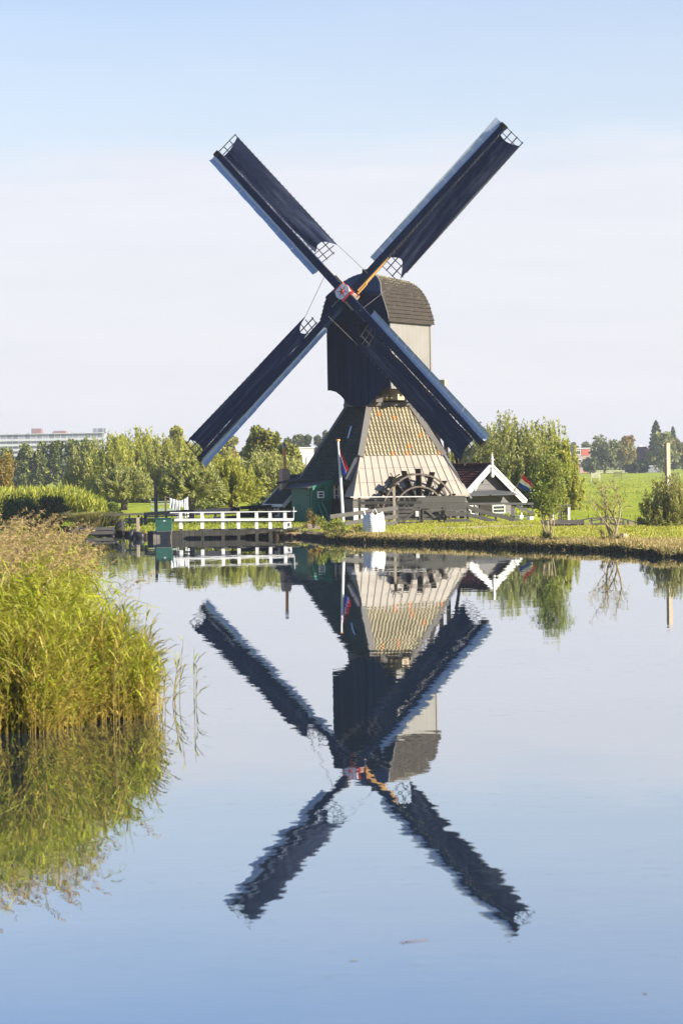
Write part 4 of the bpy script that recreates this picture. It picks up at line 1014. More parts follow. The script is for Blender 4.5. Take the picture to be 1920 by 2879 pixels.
ds = np.array([-.25, -.1, 0, .1, .2, .32, .5, .8, 1.2, 1.7, 2.2, 2.8, 3.5, 4.3, 5.2, 6.3, 7.5, 9, 10.5, 12, 14, 17, 20, 24, 29, 35, 43, 55, 75, 105, 150, 220, 330, 480, 700, 1000, 1400, 1690])
Qg, Dg = np.meshgrid(qs, ds); Yg = shoreY(Qg)+Dg; Xg = Qg*Yg; Zg = landz(Xg, Yg)
Zg[0] = -.7
nq, nd = len(qs), len(ds)
me = bpy.data.meshes.new('ground')
fs = [(j*nq+i, j*nq+i+1, (j+1)*nq+i+1, (j+1)*nq+i) for j in range(nd-1) for i in range(nq-1)]
me.from_pydata(np.stack([Xg, Yg, Zg], -1).reshape(-1, 3).tolist(), [], fs); me.polygons.foreach_set('use_smooth', [True]*len(fs)); me.update()
ground = bpy.data.objects.new('ground', me); COL.objects.link(ground); ground['kind'] = 'structure'
def groundmat():
    m, nt, out = nmat('meadow_and_bank')
    b = N(nt, 'ShaderNodeBsdfPrincipled'); L(nt, b.outputs[0], out.inputs[0]); b.inputs['Roughness'].default_value = .95; b.inputs['Specular IOR Level'].default_value = .1
    tc = N(nt, 'ShaderNodeTexCoord'); o = tc.outputs['Object']
    g = N(nt, 'ShaderNodeNewGeometry'); sn = N(nt, 'ShaderNodeSeparateXYZ'); L(nt, g.outputs['Normal'], sn.inputs[0])
    n1 = noise(nt, o, .05, 6, .7, (1, .55, 1)); n2 = noise(nt, o, .9, 5, .7); n3 = noise(nt, o, .35, 5, .75, (1, .12, 1))
    c = mixrgb(nt, ramp(nt, n1, [(.35, (0, 0, 0)), (.65, (1, 1, 1))]), (.26, .32, .022), (.33, .36, .03))
    c = mixrgb(nt, ramp(nt, n2, [(.45, (0, 0, 0)), (.75, (.8, .8, .8))]), c, (.17, .21, .025))
    c = mixrgb(nt, ramp(nt, n3, [(.52, (0, 0, 0)), (.64, (.85, .85, .85))]), c, (.13, .165, .022))
    e = mixrgb(nt, n2, (.20, .14, .075), (.36, .27, .13))
    sp = N(nt, 'ShaderNodeSeparateXYZ'); L(nt, o, sp.inputs[0])
    # bare earth low on the bank and on steep faces
    zf = math1(nt, 'MULTIPLY_ADD', n2, .12, sp.outputs[2])
    lowf = ramp(nt, zf, [(.36, (1, 1, 1)), (.44, (0, 0, 0))])
    yl = ramp(nt, math1(nt, 'DIVIDE', sp.outputs[1], 400), [(.37, (1, 1, 1)), (.39, (0, 0, 0))])
    c = mixrgb(nt, math1(nt, 'MULTIPLY', lowf, yl), c, e)
    st = ramp(nt, sn.outputs[2], [(.8, (1, 1, 1)), (.93, (0, 0, 0))])
    c = mixrgb(nt, st, c, mixrgb(nt, n2, (.035, .026, .018), (.075, .055, .035)))
    L(nt, c, b.inputs['Base Color'])
    bp = N(nt, 'ShaderNodeBump'); bp.inputs['Strength'].default_value = .6; bp.inputs['Distance'].default_value = .12
    L(nt, noise(nt, o, 5, 6, .75), bp.inputs['Height']); L(nt, bp.outputs[0], b.inputs['Normal'])
    return m
me.materials.append(groundmat())
def sheet(name, mat, x0, x1, Yn, Yf, up=.012, n=40, m=8):
    b = MB()
    def fn(u, v):
        px = x0+(x1-x0)*u; Y = Yn(px)*(1-v)+Yf(px)*v; q = (px-960)/FPX; x = q*Y
        return Vector((x, Y, float(landz(np.array([x]), np.array([Y]))[0])+up))
    b.grid(fn, n, m); o = b.build(name, mat, None, smooth=True); o['kind'] = 'structure'; return o
M['dirt'] = surf('trodden_path', (.46, .37, .25), (.34, .28, .16), .95, 1.2, wear=(.26, .28, .08), wearamt=.04, bump=.4)
sheet('footpath', 'dirt', 1225, 1570, lambda px: 127.6+.5*math.sin(px*.05)-(px-1225)*.004, lambda px: 130.3+.6*math.sin(px*.037+1)-(px-1225)*.003)
sheet('brick_path', 'pavers', 838, 960, lambda px: 136.6-(px-838)*.025, lambda px: 146.5)
wm = bpy.data.meshes.new('canal_water'); wm.from_pydata([(-850, -55, 0), (850, -55, 0), (850, 330, 0), (-850, 330, 0)], [], [(0, 1, 2, 3)])
water = bpy.data.objects.new('canal_water', wm); COL.objects.link(water); water['kind'] = 'structure'
def watermat():
    m, nt, out = nmat('rippled_water')
    tc = N(nt, 'ShaderNodeTexCoord'); o = tc.outputs['Object']
    def slope(scale, amp, det, stretch):
        n = N(nt, 'ShaderNodeTexNoise'); n.inputs['Scale'].default_value = scale; n.inputs['Detail'].default_value = det; n.inputs['Roughness'].default_value = .55
        mp = N(nt, 'ShaderNodeMapping'); mp.inputs['Scale'].default_value = stretch; L(nt, o, mp.inputs[0]); L(nt, mp.outputs[0], n.inputs['Vector'])
        v = N(nt, 'ShaderNodeVectorMath', operation='SUBTRACT'); L(nt, n.outputs['Color'], v.inputs[0]); v.inputs[1].default_value = (.5, .5, .5)
        w = N(nt, 'ShaderNodeVectorMath', operation='MULTIPLY'); L(nt, v.outputs[0], w.inputs[0]); w.inputs[1].default_value = (amp, amp, 0); return w.outputs[0]
    a = slope(7.5, .0078, 2, (.5, 1, 1)); c = slope(1.9, .0076, 2, (.45, 1, 1))
    s = N(nt, 'ShaderNodeVectorMath', operation='ADD'); L(nt, a, s.inputs[0]); L(nt, c, s.inputs[1])
    mk = ramp(nt, noise(nt, o, .045, 3, .6, (.6, 1.6, 1)), [(.32, (.3, .3, .3)), (.6, (1, 1, 1))])
    mu = N(nt, 'ShaderNodeVectorMath', operation='MULTIPLY'); L(nt, s.outputs[0], mu.inputs[0]); L(nt, mk, mu.inputs[1])
    ad = N(nt, 'ShaderNodeVectorMath', operation='ADD'); L(nt, mu.outputs[0], ad.inputs[0]); ad.inputs[1].default_value = (0, 0, 1)
    nm = N(nt, 'ShaderNodeVectorMath', operation='NORMALIZE'); L(nt, ad.outputs[0], nm.inputs[0])
    gl = N(nt, 'ShaderNodeBsdfGlossy'); gl.inputs['Roughness'].default_value = .0; gl.inputs['Color'].default_value = (.93, .95, .97, 1); L(nt, nm.outputs[0], gl.inputs['Normal'])
    df = N(nt, 'ShaderNodeBsdfDiffuse'); df.inputs['Color'].default_value = (.015, .03, .045, 1)
    fr = N(nt, 'ShaderNodeFresnel'); fr.inputs['IOR'].default_value = 2.1; L(nt, nm.outputs[0], fr.inputs['Normal'])
    mx = N(nt, 'ShaderNodeMixShader'); L(nt, math1(nt, 'MULTIPLY_ADD', fr.outputs[0], .5, .5), mx.inputs[0]); L(nt, df.outputs[0], mx.inputs[1]); L(nt, gl.outputs[0], mx.inputs[2]); L(nt, mx.outputs[0], out.inputs[0])
    sy = N(nt, 'ShaderNodeSeparateXYZ'); L(nt, o, sy.inputs[0])
    far = ramp(nt, math1(nt, 'DIVIDE', sy.outputs[1], 200), [(.36, (.25, .25, .25)), (.5, (.75, .75, .75)), (.6, (1, 1, 1))])
    sp1 = ramp(nt, noise(nt, o, 5.0, 3, .7, (.55, .8, 1)), [(.60, (0, 0, 0)), (.66, (1, 1, 1))]); sp2 = ramp(nt, noise(nt, o, .11, 3, .6, (.5, 1.5, 1)), [(.44, (0, 0, 0)), (.62, (1, 1, 1))])
    fm = math1(nt, 'MULTIPLY', math1(nt, 'MULTIPLY', sp1, sp2), math1(nt, 'MULTIPLY', far, .55))
    fd = N(nt, 'ShaderNodeBsdfDiffuse'); fd.inputs['Color'].default_value = (.17, .16, .09, 1)
    m2 = N(nt, 'ShaderNodeMixShader'); L(nt, fm, m2.inputs[0]); L(nt, mx.outputs[0], m2.inputs[1]); L(nt, fd.outputs[0], m2.inputs[2]); L(nt, m2.outputs[0], out.inputs[0])
    return m
wm.materials.append(watermat())
# ------------------------------------------------------------------ grass
def blades(P, h, w, lean, rng, n_=None):
    n = len(P); g = rng.random(n)*2*PI; a = np.stack([np.cos(g), np.sin(g), np.zeros(n)], 1)
    hh = (h*(.55+.9*rng.random(n)))[:, None]; ww = w*(.7+.6*rng.random(n))[:, None]
    ld = rng.normal(size=(n, 3))*lean[0]+np.array(lean[1]); ld[:, 2] = 0
    tip = P+ld*hh+np.array([0, 0, 1])*hh*np.sqrt(np.clip(1-np.sum(ld**2, 1, keepdims=True), .12, 1)); mid = P*.45+tip*.55+np.array([0, 0, .12])*hh
    return np.stack([P-a*ww*.5, P+a*ww*.5, mid+a*ww*.45, tip], 1), np.stack([P-a*ww*.5, mid+a*ww*.45, tip, mid-a*ww*.45], 1)
def scatter(q0, q1, d0, d1, n, rng):
    q = q0+(q1-q0)*rng.random(n); d = d0+(d1-d0)*rng.random(n); Y = shoreY(q)+d; x = q*Y
    return x, Y, q, d
rg = np.random.default_rng(3)
x, y, q, d = scatter(Q(900), Q(2020), .0, 26, 70000, rg)
ok = d > lipD(q)*(.5+.45*rg.random(len(d)))
pathm = (np.abs(y-(129-(q-Q(1225))*FPX*.0035)) < 1.25) & (q > Q(1225)) & (q < Q(1570)) & (rg.random(len(q)) < .85)
ok &= ~pathm
ok &= ~((q < Q(1010)) & (d > 9) & (q < Q(965)))
P = np.stack([x, y, landz(x, y)-.01], 1)[ok]
t1, t2 = blades(P, .10, .035, (.35, (0, -.1, 0)), rg)
o = quads_mesh('bank_grass', t1, ['gr_green', 'gr_dry'], (rg.random(len(t1)) < .16).astype(int)); o['kind'] = 'stuff'; tag(o, 'short green grass on top of the canal bank', 'grass', kind='stuff')
x, y, q, d = scatter(Q(905), Q(2020), -.1, 11.5, 120000, rg)
l = lipD(q); ok = (d < l*(.55+.5*rg.random(len(d)))) & (hnoise(x*2.1, y*2.1)+rg.normal(size=len(x))*.5 > -.7)
P = np.stack([x, y, landz(x, y)-.02], 1)[ok]; dd = d[ok]
t1, t2 = blades(P, .18, .026, (.45, (0, -.25, 0)), rg)
lowm = (dd < .35)
o = quads_mesh('dry_grass_fringe', np.concatenate([t1, t2[lowm]]), ['gr_dry', 'lf_dark'], np.concatenate([((rg.random(len(t1)) < .12) | (lowm & (rg.random(len(t1)) < .3))).astype(int), (rg.random(lowm.sum()) < .6).astype(int)])); tag(o, 'straw coloured dry grass hanging over the water edge', 'grass', kind='stuff')
x, y, q, d = scatter(Q(60), Q(860), .3, 32, 36000, rg)
ok = ~((q > Q(415)) & (d < 1.2)); P = np.stack([x, y, landz(x, y)-.01], 1)[ok]
t1, t2 = blades(P, .11, .05, (.4, (0, 0, 0)), rg); o = quads_mesh('lawn_grass', t1, ['gr_green', 'lf_green'], (rg.random(len(t1)) < .5).astype(int)); tag(o, 'mown lawn behind the quay and railing', 'grass', kind='stuff')
n = 26000; yy = 150+400*rg.random(n)**1.8; qq = Q(1180)+(Q(2000)-Q(1180))*rg.random(n); xx = qq*yy
ok = hnoise(xx*.12, yy*.06)+.8*hnoise(xx*.5+3, yy*.3) > .35
P = np.stack([xx, yy, landz(xx, yy)-.02], 1)[ok]
t1, t2 = blades(P, .22, .12, (.5, (0, 0, 0)), rg); o = quads_mesh('meadow_tufts', t1, ['gr_green', 'lf_green'], (rg.random(len(t1)) < .35).astype(int)); tag(o, 'rough grass tufts across the meadow', 'grass', kind='stuff')
# weedy bank corner by the plank edging
def bush(name, lab, cat, px, Y, w, h, mats, n, ls, seed, z=.3, dense=.5, stems=0, parts=True):
    rng = np.random.default_rng(seed); a = onland(px, Y, z); t = thing(name, a, lab, cat)
    M_ = max(6, int(14*dense)+6)
    cc = rng.normal(size=(M_, 3))*np.array([w*.24, w*.2, h*.2])+np.array([0, 0, h*.52]); cr = w*.2*(.6+.8*rng.random(M_))
    k = rng.integers(0, M_, n); v = unit(rng.normal(size=(n, 3)))*(rng.random((n, 1))**.5); C_ = cc[k]+v*cr[k][:, None]*np.array([1, 1, h/w*1.2])
    C_[:, 2] = np.abs(C_[:, 2]); C_ += np.array(a)
    d_ = np.tile(np.array([[0, 0, .8]]), (n, 1))+v*.8
    quads_mesh('foliage', leafquads(C_, ls[0], ls[1], rng, d_), mats, rng.integers(0, len(mats), n), t)
    b = MB(); r2 = random.Random(seed)
    for i in range(stems or 7):
        g = r2.uniform(0, 2*PI); r = w*.25*r2.random(); tip = a+Vector((math.cos(g)*r*1.6, math.sin(g)*r*1.6, h*r2.uniform(.5, .95)))
        b.tube([a+Vector((math.cos(g)*.1*w*.3, math.sin(g)*.1*w*.3, -.1)), a.lerp(tip, .5)+Vector((0, 0, .1*h)), tip], [.02*w, .012*w, .004*w], 5)
    b.build('stem', 'bark', t); return t
bush('waterside_bush', 'weedy green bush overhanging the water below the flagpole', 'bush', 932, 129.4, 1.3, .95, ['lf_green', 'lf_dark', 'gr_green'], 2600, (.13, .035), 21, .15)
bush('waterside_bush', 'lower straggly bush at the corner of the bank', 'bush', 962, 127.4, 1.5, .5, ['lf_green', 'gr_dry'], 1500, (.14, .03), 22, .15)
bush('dry_bush', 'small dried yellow plant on the brick path before the green shed', 'plant', 881, 136.8, .75, .75, ['lf_yellow', 'lf_orange'], 700, (.12, .04), 23, .42)
# tussock
rng = np.random.default_rng(5); a = onland(272, 149, .45); n = 2600
P = np.array(a)+rng.normal(size=(n, 3))*np.array([.45, .35, 0]); k_ = (P-np.array(a)); ld = np.stack([k_[:, 0]*.9+rng.normal(size=n)*.25, k_[:, 1]*.9+rng.normal(size=n)*.25, np.zeros(n)], 1)
L_ = 1.05*(.6+.5*rng.random(n))[:, None]; md = P+ld*L_*.5+np.array([0, 0, .62])*L_; tp = P+ld*L_*1.25+np.array([0, 0, .72])*L_
aa = unit(np.cross(ld+1e-6, np.array([0, 0, 1.])))*.02
o = quads_mesh('grass_tussock', np.concatenate([np.stack([P-aa, P+aa, md+aa, md-aa], 1), np.stack([md-aa, md+aa, tp+aa*.2, tp-aa*.2], 1)]), ['lf_grey', 'gr_dry', 'lf_willow'], np.tile(rng.integers(0, 3, n), 2), origin=a); tag(o, 'rounded arching grass tussock beside the jetty', 'grass tussock')
# ------------------------------------------------------------------ trees
def tree(name, lab, px, ytop, wpx, Y, ybase=None, kind='broad', mats=('lf_willow',), n=9000, ls=(.2, .07), seed=1, z=.5, group=None, trunk=.22, cat='tree', low=.12, barkm='bark', clumps=26, wobble=1.0, stems=1, zc=None, wid=1.0, elmin=-.5):
    rng = np.random.default_rng(seed); rr = random.Random(seed)
    a = onland(px, Y, z); top = V(px, ytop, Y).z; h = top-a.z; W = wpx*Y/FPX*wid*(1.32 if kind == 'willow' else 1.0); n = int(n*1.25) if kind == 'willow' else n; t = thing(name, a, lab, cat, group)
    zlow = h*low; A = np.array(a)
    pts = []; dirs = []
    if kind == 'willow':        # upright whips rising from pollard heads
        heads = stems; K = int(150+40*heads)
        hp = [np.array([rr.uniform(-.22, .22)*W*(heads > 1), rr.uniform(-.15, .15)*W*(heads > 1), h*trunk*rr.uniform(.85, 1.1)]) for _ in range(heads)]
        m = n//K
        for i in range(K):
            g = rr.uniform(0, 2*PI); el = rr.uniform(elmin, 1.5); sp = math.cos(el)
            hd = hp[i % heads]
            end = np.array([math.cos(g)*sp*W*.5, math.sin(g)*sp*W*.42, hd[2]+(h-hd[2])*(max(-.55, math.sin(el))**1.0*rr.uniform(.6, 1.06)+.04)])
            end[0] += hd[0]*.6; c = hd+np.array([math.cos(g)*sp*W*.42, math.sin(g)*sp*W*.36, (end[2]-hd[2])*.25+h*.05])
            s = rng.random(m)**.7*.92+.08; B = (1-s)[:, None]**2*hd+2*((1-s)*s)[:, None]*c+(s**2)[:, None]*end
            tn = unit(2*(1-s)[:, None]*(c-hd)+2*s[:, None]*(end-c)); B = B+rng.normal(size=(m, 3))*W*.035*(1.15-s*.75)[:, None]
            pts.append(B); dirs.append(tn*.9)
    elif kind == 'conifer':
        f = rng.random(n)**.6; r = (f**.6)*W*.5*(.55+.45*np.abs(np.sin(f*38))); g = rng.random(n)*2*PI
        pts.append(np.stack([np.cos(g)*r*(.7+.3*rng.random(n)), np.sin(g)*r, zlow+(h-zlow)*(1-f)], 1)); dirs.append(np.stack([np.cos(g), np.sin(g), -.3*np.ones(n)], 1))
    else:
        v = unit(rng.normal(size=(clumps, 3)))*(rng.random((clumps, 1))**.45)
        ex = np.array([W*.40, W*.36, (h-zlow)*.42]); cc = v*ex+np.array([0, 0, zlow+(h-zlow)*.5])
        if kind == 'column': cc[:, 2] = zlow+(h-zlow)*(.08+.84*rng.random(clumps)); cc[:, 0] *= .8; cc[:, 1] *= .8
        f = np.clip((cc[:, 2]-zlow)/(h-zlow), 0, 1); cc[:, :2] *= (1-.35*np.clip(f-.6, 0, 1)*2)[:, None]
        cr = W*(.13+.10*rng.random(clumps))*wobble
        k = rng.integers(0, clumps, n); u = unit(rng.normal(size=(n, 3)))*(rng.random((n, 1))**.4)
        pts.append(cc[k]+u*cr[k][:, None]); dirs.append(u*.8+np.array([0, 0, .15]))
    Pn = np.concatenate(pts); Dn = np.concatenate(dirs); Pn[:, 2] = np.maximum(Pn[:, 2], .15)
    quads_mesh('crown', leafquads(Pn+A, ls[0], ls[1], rng, Dn), mats, (rng.integers(0, len(mats), len(Pn)) if zc is None else np.where(Pn[:, 2]+rng.normal(size=len(Pn))*h*.07 > h*zc, len(mats)-1, rng.integers(0, len(mats)-1, len(Pn)))), t)
    b = MB(); tr = max(.05, .045*W)
    if kind == 'willow':
        for q in hp:
            q = Vector(q); base = a+Vector((q.x*.6, q.y*.6, -.15)); hd = a+q
            b.tube([base, base.lerp(hd, .5), hd.lerp(base, .12), hd+Vector((0, 0, tr))], [tr*1.5, tr*1.15, tr*1.7, tr*.8], 9)
            for i in range(12):
                g = rr.uniform(0, 2*PI); e = hd+Vector((math.cos(g)*W*.3, math.sin(g)*W*.25, (h-q.z)*rr.uniform(.3, .8)))
                b.tube([hd, hd.lerp(e, .5)+Vector((math.cos(g)*W*.07, 0, 0)), e], [tr*.25, tr*.14, tr*.03], 5)
    else:
        topz = a+Vector((0, 0, h*.7)); b.tube([a-Vector((0, 0, .2)), a+Vector((.02*W, 0, h*.3)), topz], [tr, tr*.75, tr*.15], 7)
        for i in range(7):
            g = rr.uniform(0, 2*PI); s0 = a+Vector((0, 0, h*rr.uniform(.18, .5))); e = s0+Vector((math.cos(g)*W*.34, math.sin(g)*W*.3, h*rr.uniform(.1, .3))); b.tube([s0, s0.lerp(e, .5)+Vector((0, 0, .03*h)), e], [tr*.5, tr*.3, tr*.06], 5)
    b.build('trunk', barkm, t); return t
W1, W2, W3 = ['lf_willow', 'lf_willow2'], ['lf_willow', 'lf_grey'], ['lf_willow2', 'lf_willow', 'lf_grey']
LW = (.25, .075)
# pollards near the garden, left to right
tree('pollard_willow', 'pollard willow with thick pale-streaked trunk left of the tall black post', 350, 1306, 138, 200, kind='willow', mats=W2, n=15000, ls=LW, seed=31, z=.35, group='willows behind the garden', elmin=-.22, trunk=.4)
tree('pollard_willow', 'rounded willow directly behind the hanging washing', 540, 1290, 150, 175, kind='willow', mats=W2, n=16000, ls=LW, seed=32, z=.4, group='willows behind the garden', elmin=-.22, trunk=.42)
tree('pollard_willow', 'bushy willow between the washing and the outhouse', 655, 1288, 130, 178, kind='willow', mats=W1, n=15000, ls=LW, seed=33, z=.4, group='willows behind the garden', elmin=-.22, trunk=.28, stems=2)
tree('pollard_willow', 'large willow rising behind the chimney of the outhouse', 735, 1270, 190, 182, kind='willow', mats=W2, n=20000, ls=LW, seed=34, z=.4, group='willows behind the garden', elmin=-.22, trunk=.3, stems=3)
tree('pollard_willow', 'grey-green willow filling the gap beside the tiled slope', 835, 1290, 90, 186, kind='willow', mats=W2, n=9000, ls=LW, seed=35, z=.4, group='willows behind the garden', elmin=-.22, trunk=.2)
L2 = (.34, .1)
for i, (px, yt, w, Y, mats, lb) in enumerate(((262, 1232, 84, 270, W2, 'slender willow at the left end of the second row'), (325, 1222, 92, 262, W1, 'yellow-green willow behind the thick pollard'), (392, 1205, 96, 275, W1, 'tallest willow of the second row'),
        (452, 1226, 86, 258, W3, 'willow behind the tall black post'), (505, 1236, 84, 265, W1, 'willow above the washing line in the second row'), (566, 1250, 84, 255, W1, 'willow below the lowest sail tip'), (622, 1268, 80, 262, W3, 'low willow at the right end of the second row'))):
    tree('willow', lb, px, yt, w, Y, kind='willow', mats=mats, n=15000, ls=L2, seed=50+i, z=.15, wid=1.3, group='second row of willows', trunk=.2, stems=2)
tree('old_tree', 'tall browning tree with loose crown behind the chimney', 745, 1186, 120, 240, mats=['lf_brown', 'lf_dark', 'lf_willow'], n=12000, ls=(.34, .2), seed=61, z=.2, clumps=40, low=.3)
tree('old_tree', 'lower browning tree leaning towards the tiled slope', 808, 1240, 100, 236, mats=['lf_brown', 'lf_willow'], n=8000, ls=(.34, .2), seed=62, z=.2, clumps=26, low=.2)
# dark row further off
for i, (px, yt, w, lb) in enumerate(((22, 1262, 70, 'dark tree at the left picture edge of the far row'), (72, 1250, 64, 'second dark tree of the far row'), (118, 1244, 66, 'dark full tree in the middle of the far row'), (160, 1240, 62, 'dark tree below the left roof house of the flats'), (204, 1238, 64, 'tall dark tree of the far row'), (244, 1236, 60, 'last dark tree of the far row on a clear trunk'))):
    tree('row_tree', lb, px, yt, w, 440, kind='column', mats=['lf_dark', 'lf_far', 'lf_willow'], n=6000, ls=(.5, .3), seed=70+i, z=.05, group='dark row of trees at the left', clumps=34, low=.08, wobble=1.15)
for i, (px, yt, w, Y, mats, lb) in enumerate(((335, 1206, 90, 360, ['lf_willow2', 'lf_far'], 'yellowing tree behind the second row'), (420, 1208, 90, 370, ['lf_far', 'lf_willow2'], 'broad green tree behind the tallest willow'), (505, 1192, 84, 365, ['lf_yellow', 'lf_willow2', 'lf_far'], 'yellow autumn tree left of the lowest sail'),
        (560, 1215, 90, 380, ['lf_far', 'lf_willow2'], 'green tree hidden behind the lowest sail'), (640, 1215, 110, 390, ['lf_far', 'lf_yellow'], 'broad tree below the lower left sail'), (700, 1238, 80, 400, ['lf_far', 'lf_yellow'], 'hazy tree left of the tall browning tree'))):
    tree('field_tree', lb, px, yt, w, Y, mats=mats, n=6500, ls=(.5, .3), seed=80+i, z=.05, group='trees behind the willows', clumps=30, low=.05)
for i, (px, yt, w, k, lb) in enumerate(((778, 1196, 76, 'broad', 'soft hazy tree right of the browning tree'), (838, 1214, 62, 'broad', 'round blue-green tree near the white house'), (866, 1212, 30, 'column', 'narrow hazy tree beside the round one'), (893, 1210, 36, 'column', 'hazy poplar close to the tiled slope'), (915, 1206, 34, 'column', 'hazy poplar touching the tiled slope'), (810, 1222, 60, 'broad', 'low hazy tree behind the white house'))):
    tree('distant_tree', lb, px, yt, w, 640, kind=k, mats=['lf_far', 'lf_dark'], n=3500, ls=(.8, .5), seed=90+i, z=0, group='hazy trees beyond the fields', clumps=22, low=.05)
# big willow group right of the mill
for i, (px, yt, w, Y, mats, st, lb) in enumerate(((1318, 1222, 90, 196, W3, 2, 'willow just right of the lower right sail tip'), (1372, 1196, 110, 190, W2, 2, 'willow rising behind the barn roof'), (1432, 1166, 120, 186, W2, 3, 'tallest willow right of the barn with feathery top'),
        (1490, 1186, 112, 182, W2, 3, 'full willow behind the barn flag'), (1544, 1188, 92, 186, W3, 3, 'feathery willow behind the young tree'), (1578, 1236, 66, 180, W1, 2, 'lowest willow at the meadow edge'))):
    tree('willow', lb, px, yt, w, Y, kind='willow', mats=mats, n=24000, ls=LW, seed=110+i, z=.3, wid=1.25, group='tall willows beside the barn', trunk=.14, stems=st)
# young multi-stem tree and bare tree at the waterside
def stems_tree(name, lab, px, Y, z, sts, mats, nl, ls, seed, sway=.25, twigs=6, hang=0, barkm='palebark', parts='crown'):
    a = onland(px, Y, z); t = thing(name, a, lab, 'tree'); rr = random.Random(seed); rng = np.random.default_rng(seed); b = MB(); tips = []
    for (dx, y1, x1, th) in sts:
        s = a+Vector((dx*Y/FPX, rr.uniform(-.2, .2), -.1)); e = V(x1, y1, Y+rr.uniform(-.5, .5)); pts = []
        for i in range(8):
            f = i/7; p = s.lerp(e, f)+Vector((sway*math.sin(f*5+dx)*f*(1-f)*1.6+ (e.x-s.x)*-.25*math.sin(f*PI), 0, 0)); pts.append(p)
        b.tube(pts, [th*(1-.85*i/7) for i in range(8)], 6)
        for j in range(twigs):
            f = rr.uniform(.46, 1); i = min(6, int(f*7)); p = pts[i].lerp(pts[i+1], f*7-i); q = p+Vector((rr.uniform(-.42, .42), rr.uniform(-.4, .4), rr.uniform(.1, .5)))*(1.2-f*.5)
            b.tube([p, p.lerp(q, .5)+Vector((0, 0, .05)), q], [th*.22, th*.15, .006], 4); tips += [(p, q)]
    b.build('trunk', barkm, t)
    if nl:
        k = rng.integers(0, len(tips), nl); A_ = np.array([tuple(p) for p, q in tips])[k]; B_ = np.array([tuple(q) for p, q in tips])[k]; f = rng.random((nl, 1))*1.25
        C_ = A_+(B_-A_)*f+rng.normal(size=(nl, 3))*.13; quads_mesh(parts, leafquads(C_, ls[0], ls[1], rng, (B_-A_)), mats, rng.integers(0, len(mats), nl), t)
    return a, t
stems_tree('young_tree', 'young multi-stemmed green tree rooted at the water edge', 1540, 113.5, .2,
           [(-10, 1300, 1524, .04), (-3, 1292, 1540, .042), (4, 1286, 1552, .04), (9, 1310, 1572, .036), (0, 1330, 1586, .03), (-12, 1345, 1516, .03), (6, 1380, 1530, .024), (12, 1370, 1560, .024)], ['lf_green', 'lf_willow', 'lf_green'], 5200, (.14, .05), 131, twigs=24)
bush('root_sprouts', 'dark tangle of roots and shoots below the young tree', 'roots', 1538, 112.3, .55, .7, ['lf_green', 'gr_dry', 'lf_dark'], 500, (.16, .03), 132, .05, stems=16)
stems_tree('bare_tree', 'leaning nearly bare pale tree on the eroded bank', 1727, 111, .15,
           [(-3, 1350, 1664, .06), (0, 1372, 1692, .055), (2, 1345, 1697, .05), (5, 1345, 1726, .06), (-5, 1390, 1650, .04), (-8, 1412, 1672, .035), (8, 1372, 1740, .03)], ['lf_yellow', 'lf_willow2'], 420, (.12, .04), 133, twigs=16, sway=.5)
bush('root_ball', 'dark washed-out root clump under the bare tree', 'roots', 1722, 108.6, .85, .75, ['lf_brown', 'gr_dry', 'lf_dark'], 700, (.2, .03), 134, .0, stems=26)
a_ = onland(1752, 110.2, .3); b = MB(); b.tube([a_-Vector((0, 0, .1)), a_+Vector((.02, 0, .2)), a_+Vector((.03, 0, .3))], [.2, .17, .14], 9); b.tube([a_+Vector((.12, 0, .0)), a_+Vector((.22, 0, .3))], [.06, .03], 6); tag(b.build('tree_stump', 'palebark', None, origin=a_), 'broken pale tree stump on the bank beside the bare tree', 'stump')
# shrub around the tall pole
tree('willow_shrub', 'dense willow shrub around the tall timber pole at the right edge', 1895, 1342, 150, 125.3, kind='willow', mats=['lf_grey', 'lf_brown', 'lf_willow'], n=15000, ls=(.16, .05), seed=141, z=.1, trunk=.1, cat='shrub', stems=3)
# left shrubs
tree('autumn_shrub', 'orange-brown autumn shrub at the left picture edge', 14, 1262, 92, 215, kind='column', mats=['lf_orange', 'lf_yellow', 'lf_brown'], n=5000, ls=(.22, .09), seed=151, z=.3, cat='shrub', clumps=34, barkm='palebark', low=.02)
tree('dark_shrub', 'dark green shrub in the shade before the left reeds', 62, 1402, 150, 158, mats=['lf_dark', 'lf_dark', 'lf_green'], n=8000, ls=(.2, .08), seed=152, z=.3, cat='shrub', low=.0, clumps=30)
tree('dark_shrub', 'dark round shrub with brown twigs left of the white marker post', 150, 1400, 110, 157, mats=['lf_dark', 'lf_dark', 'lf_brown'], n=7000, ls=(.2, .08), seed=153, z=.3, cat='shrub', low=.0, clumps=26)
tree('dark_shrub', 'low dark shrub at the foot of the thick pollard', 312, 1418, 70, 175, mats=['lf_dark', 'lf_green'], n=3000, ls=(.2, .08), seed=154, z=.3, cat='shrub', low=.0, clumps=16)
tree('dark_shrub', 'shaded undergrowth shrub below the willow behind the washing', 600, 1400, 110, 172, mats=['lf_dark', 'lf_willow'], n=5000, ls=(.2, .08), seed=155, z=.3, cat='shrub', low=.0, clumps=20)
tree('dark_shrub', 'leafy shrub close to the outhouse wall', 745, 1392, 80, 166, mats=['lf_willow', 'lf_dark'], n=4500, ls=(.2, .08), seed=156, z=.3, cat='shrub', low=.0, clumps=18)
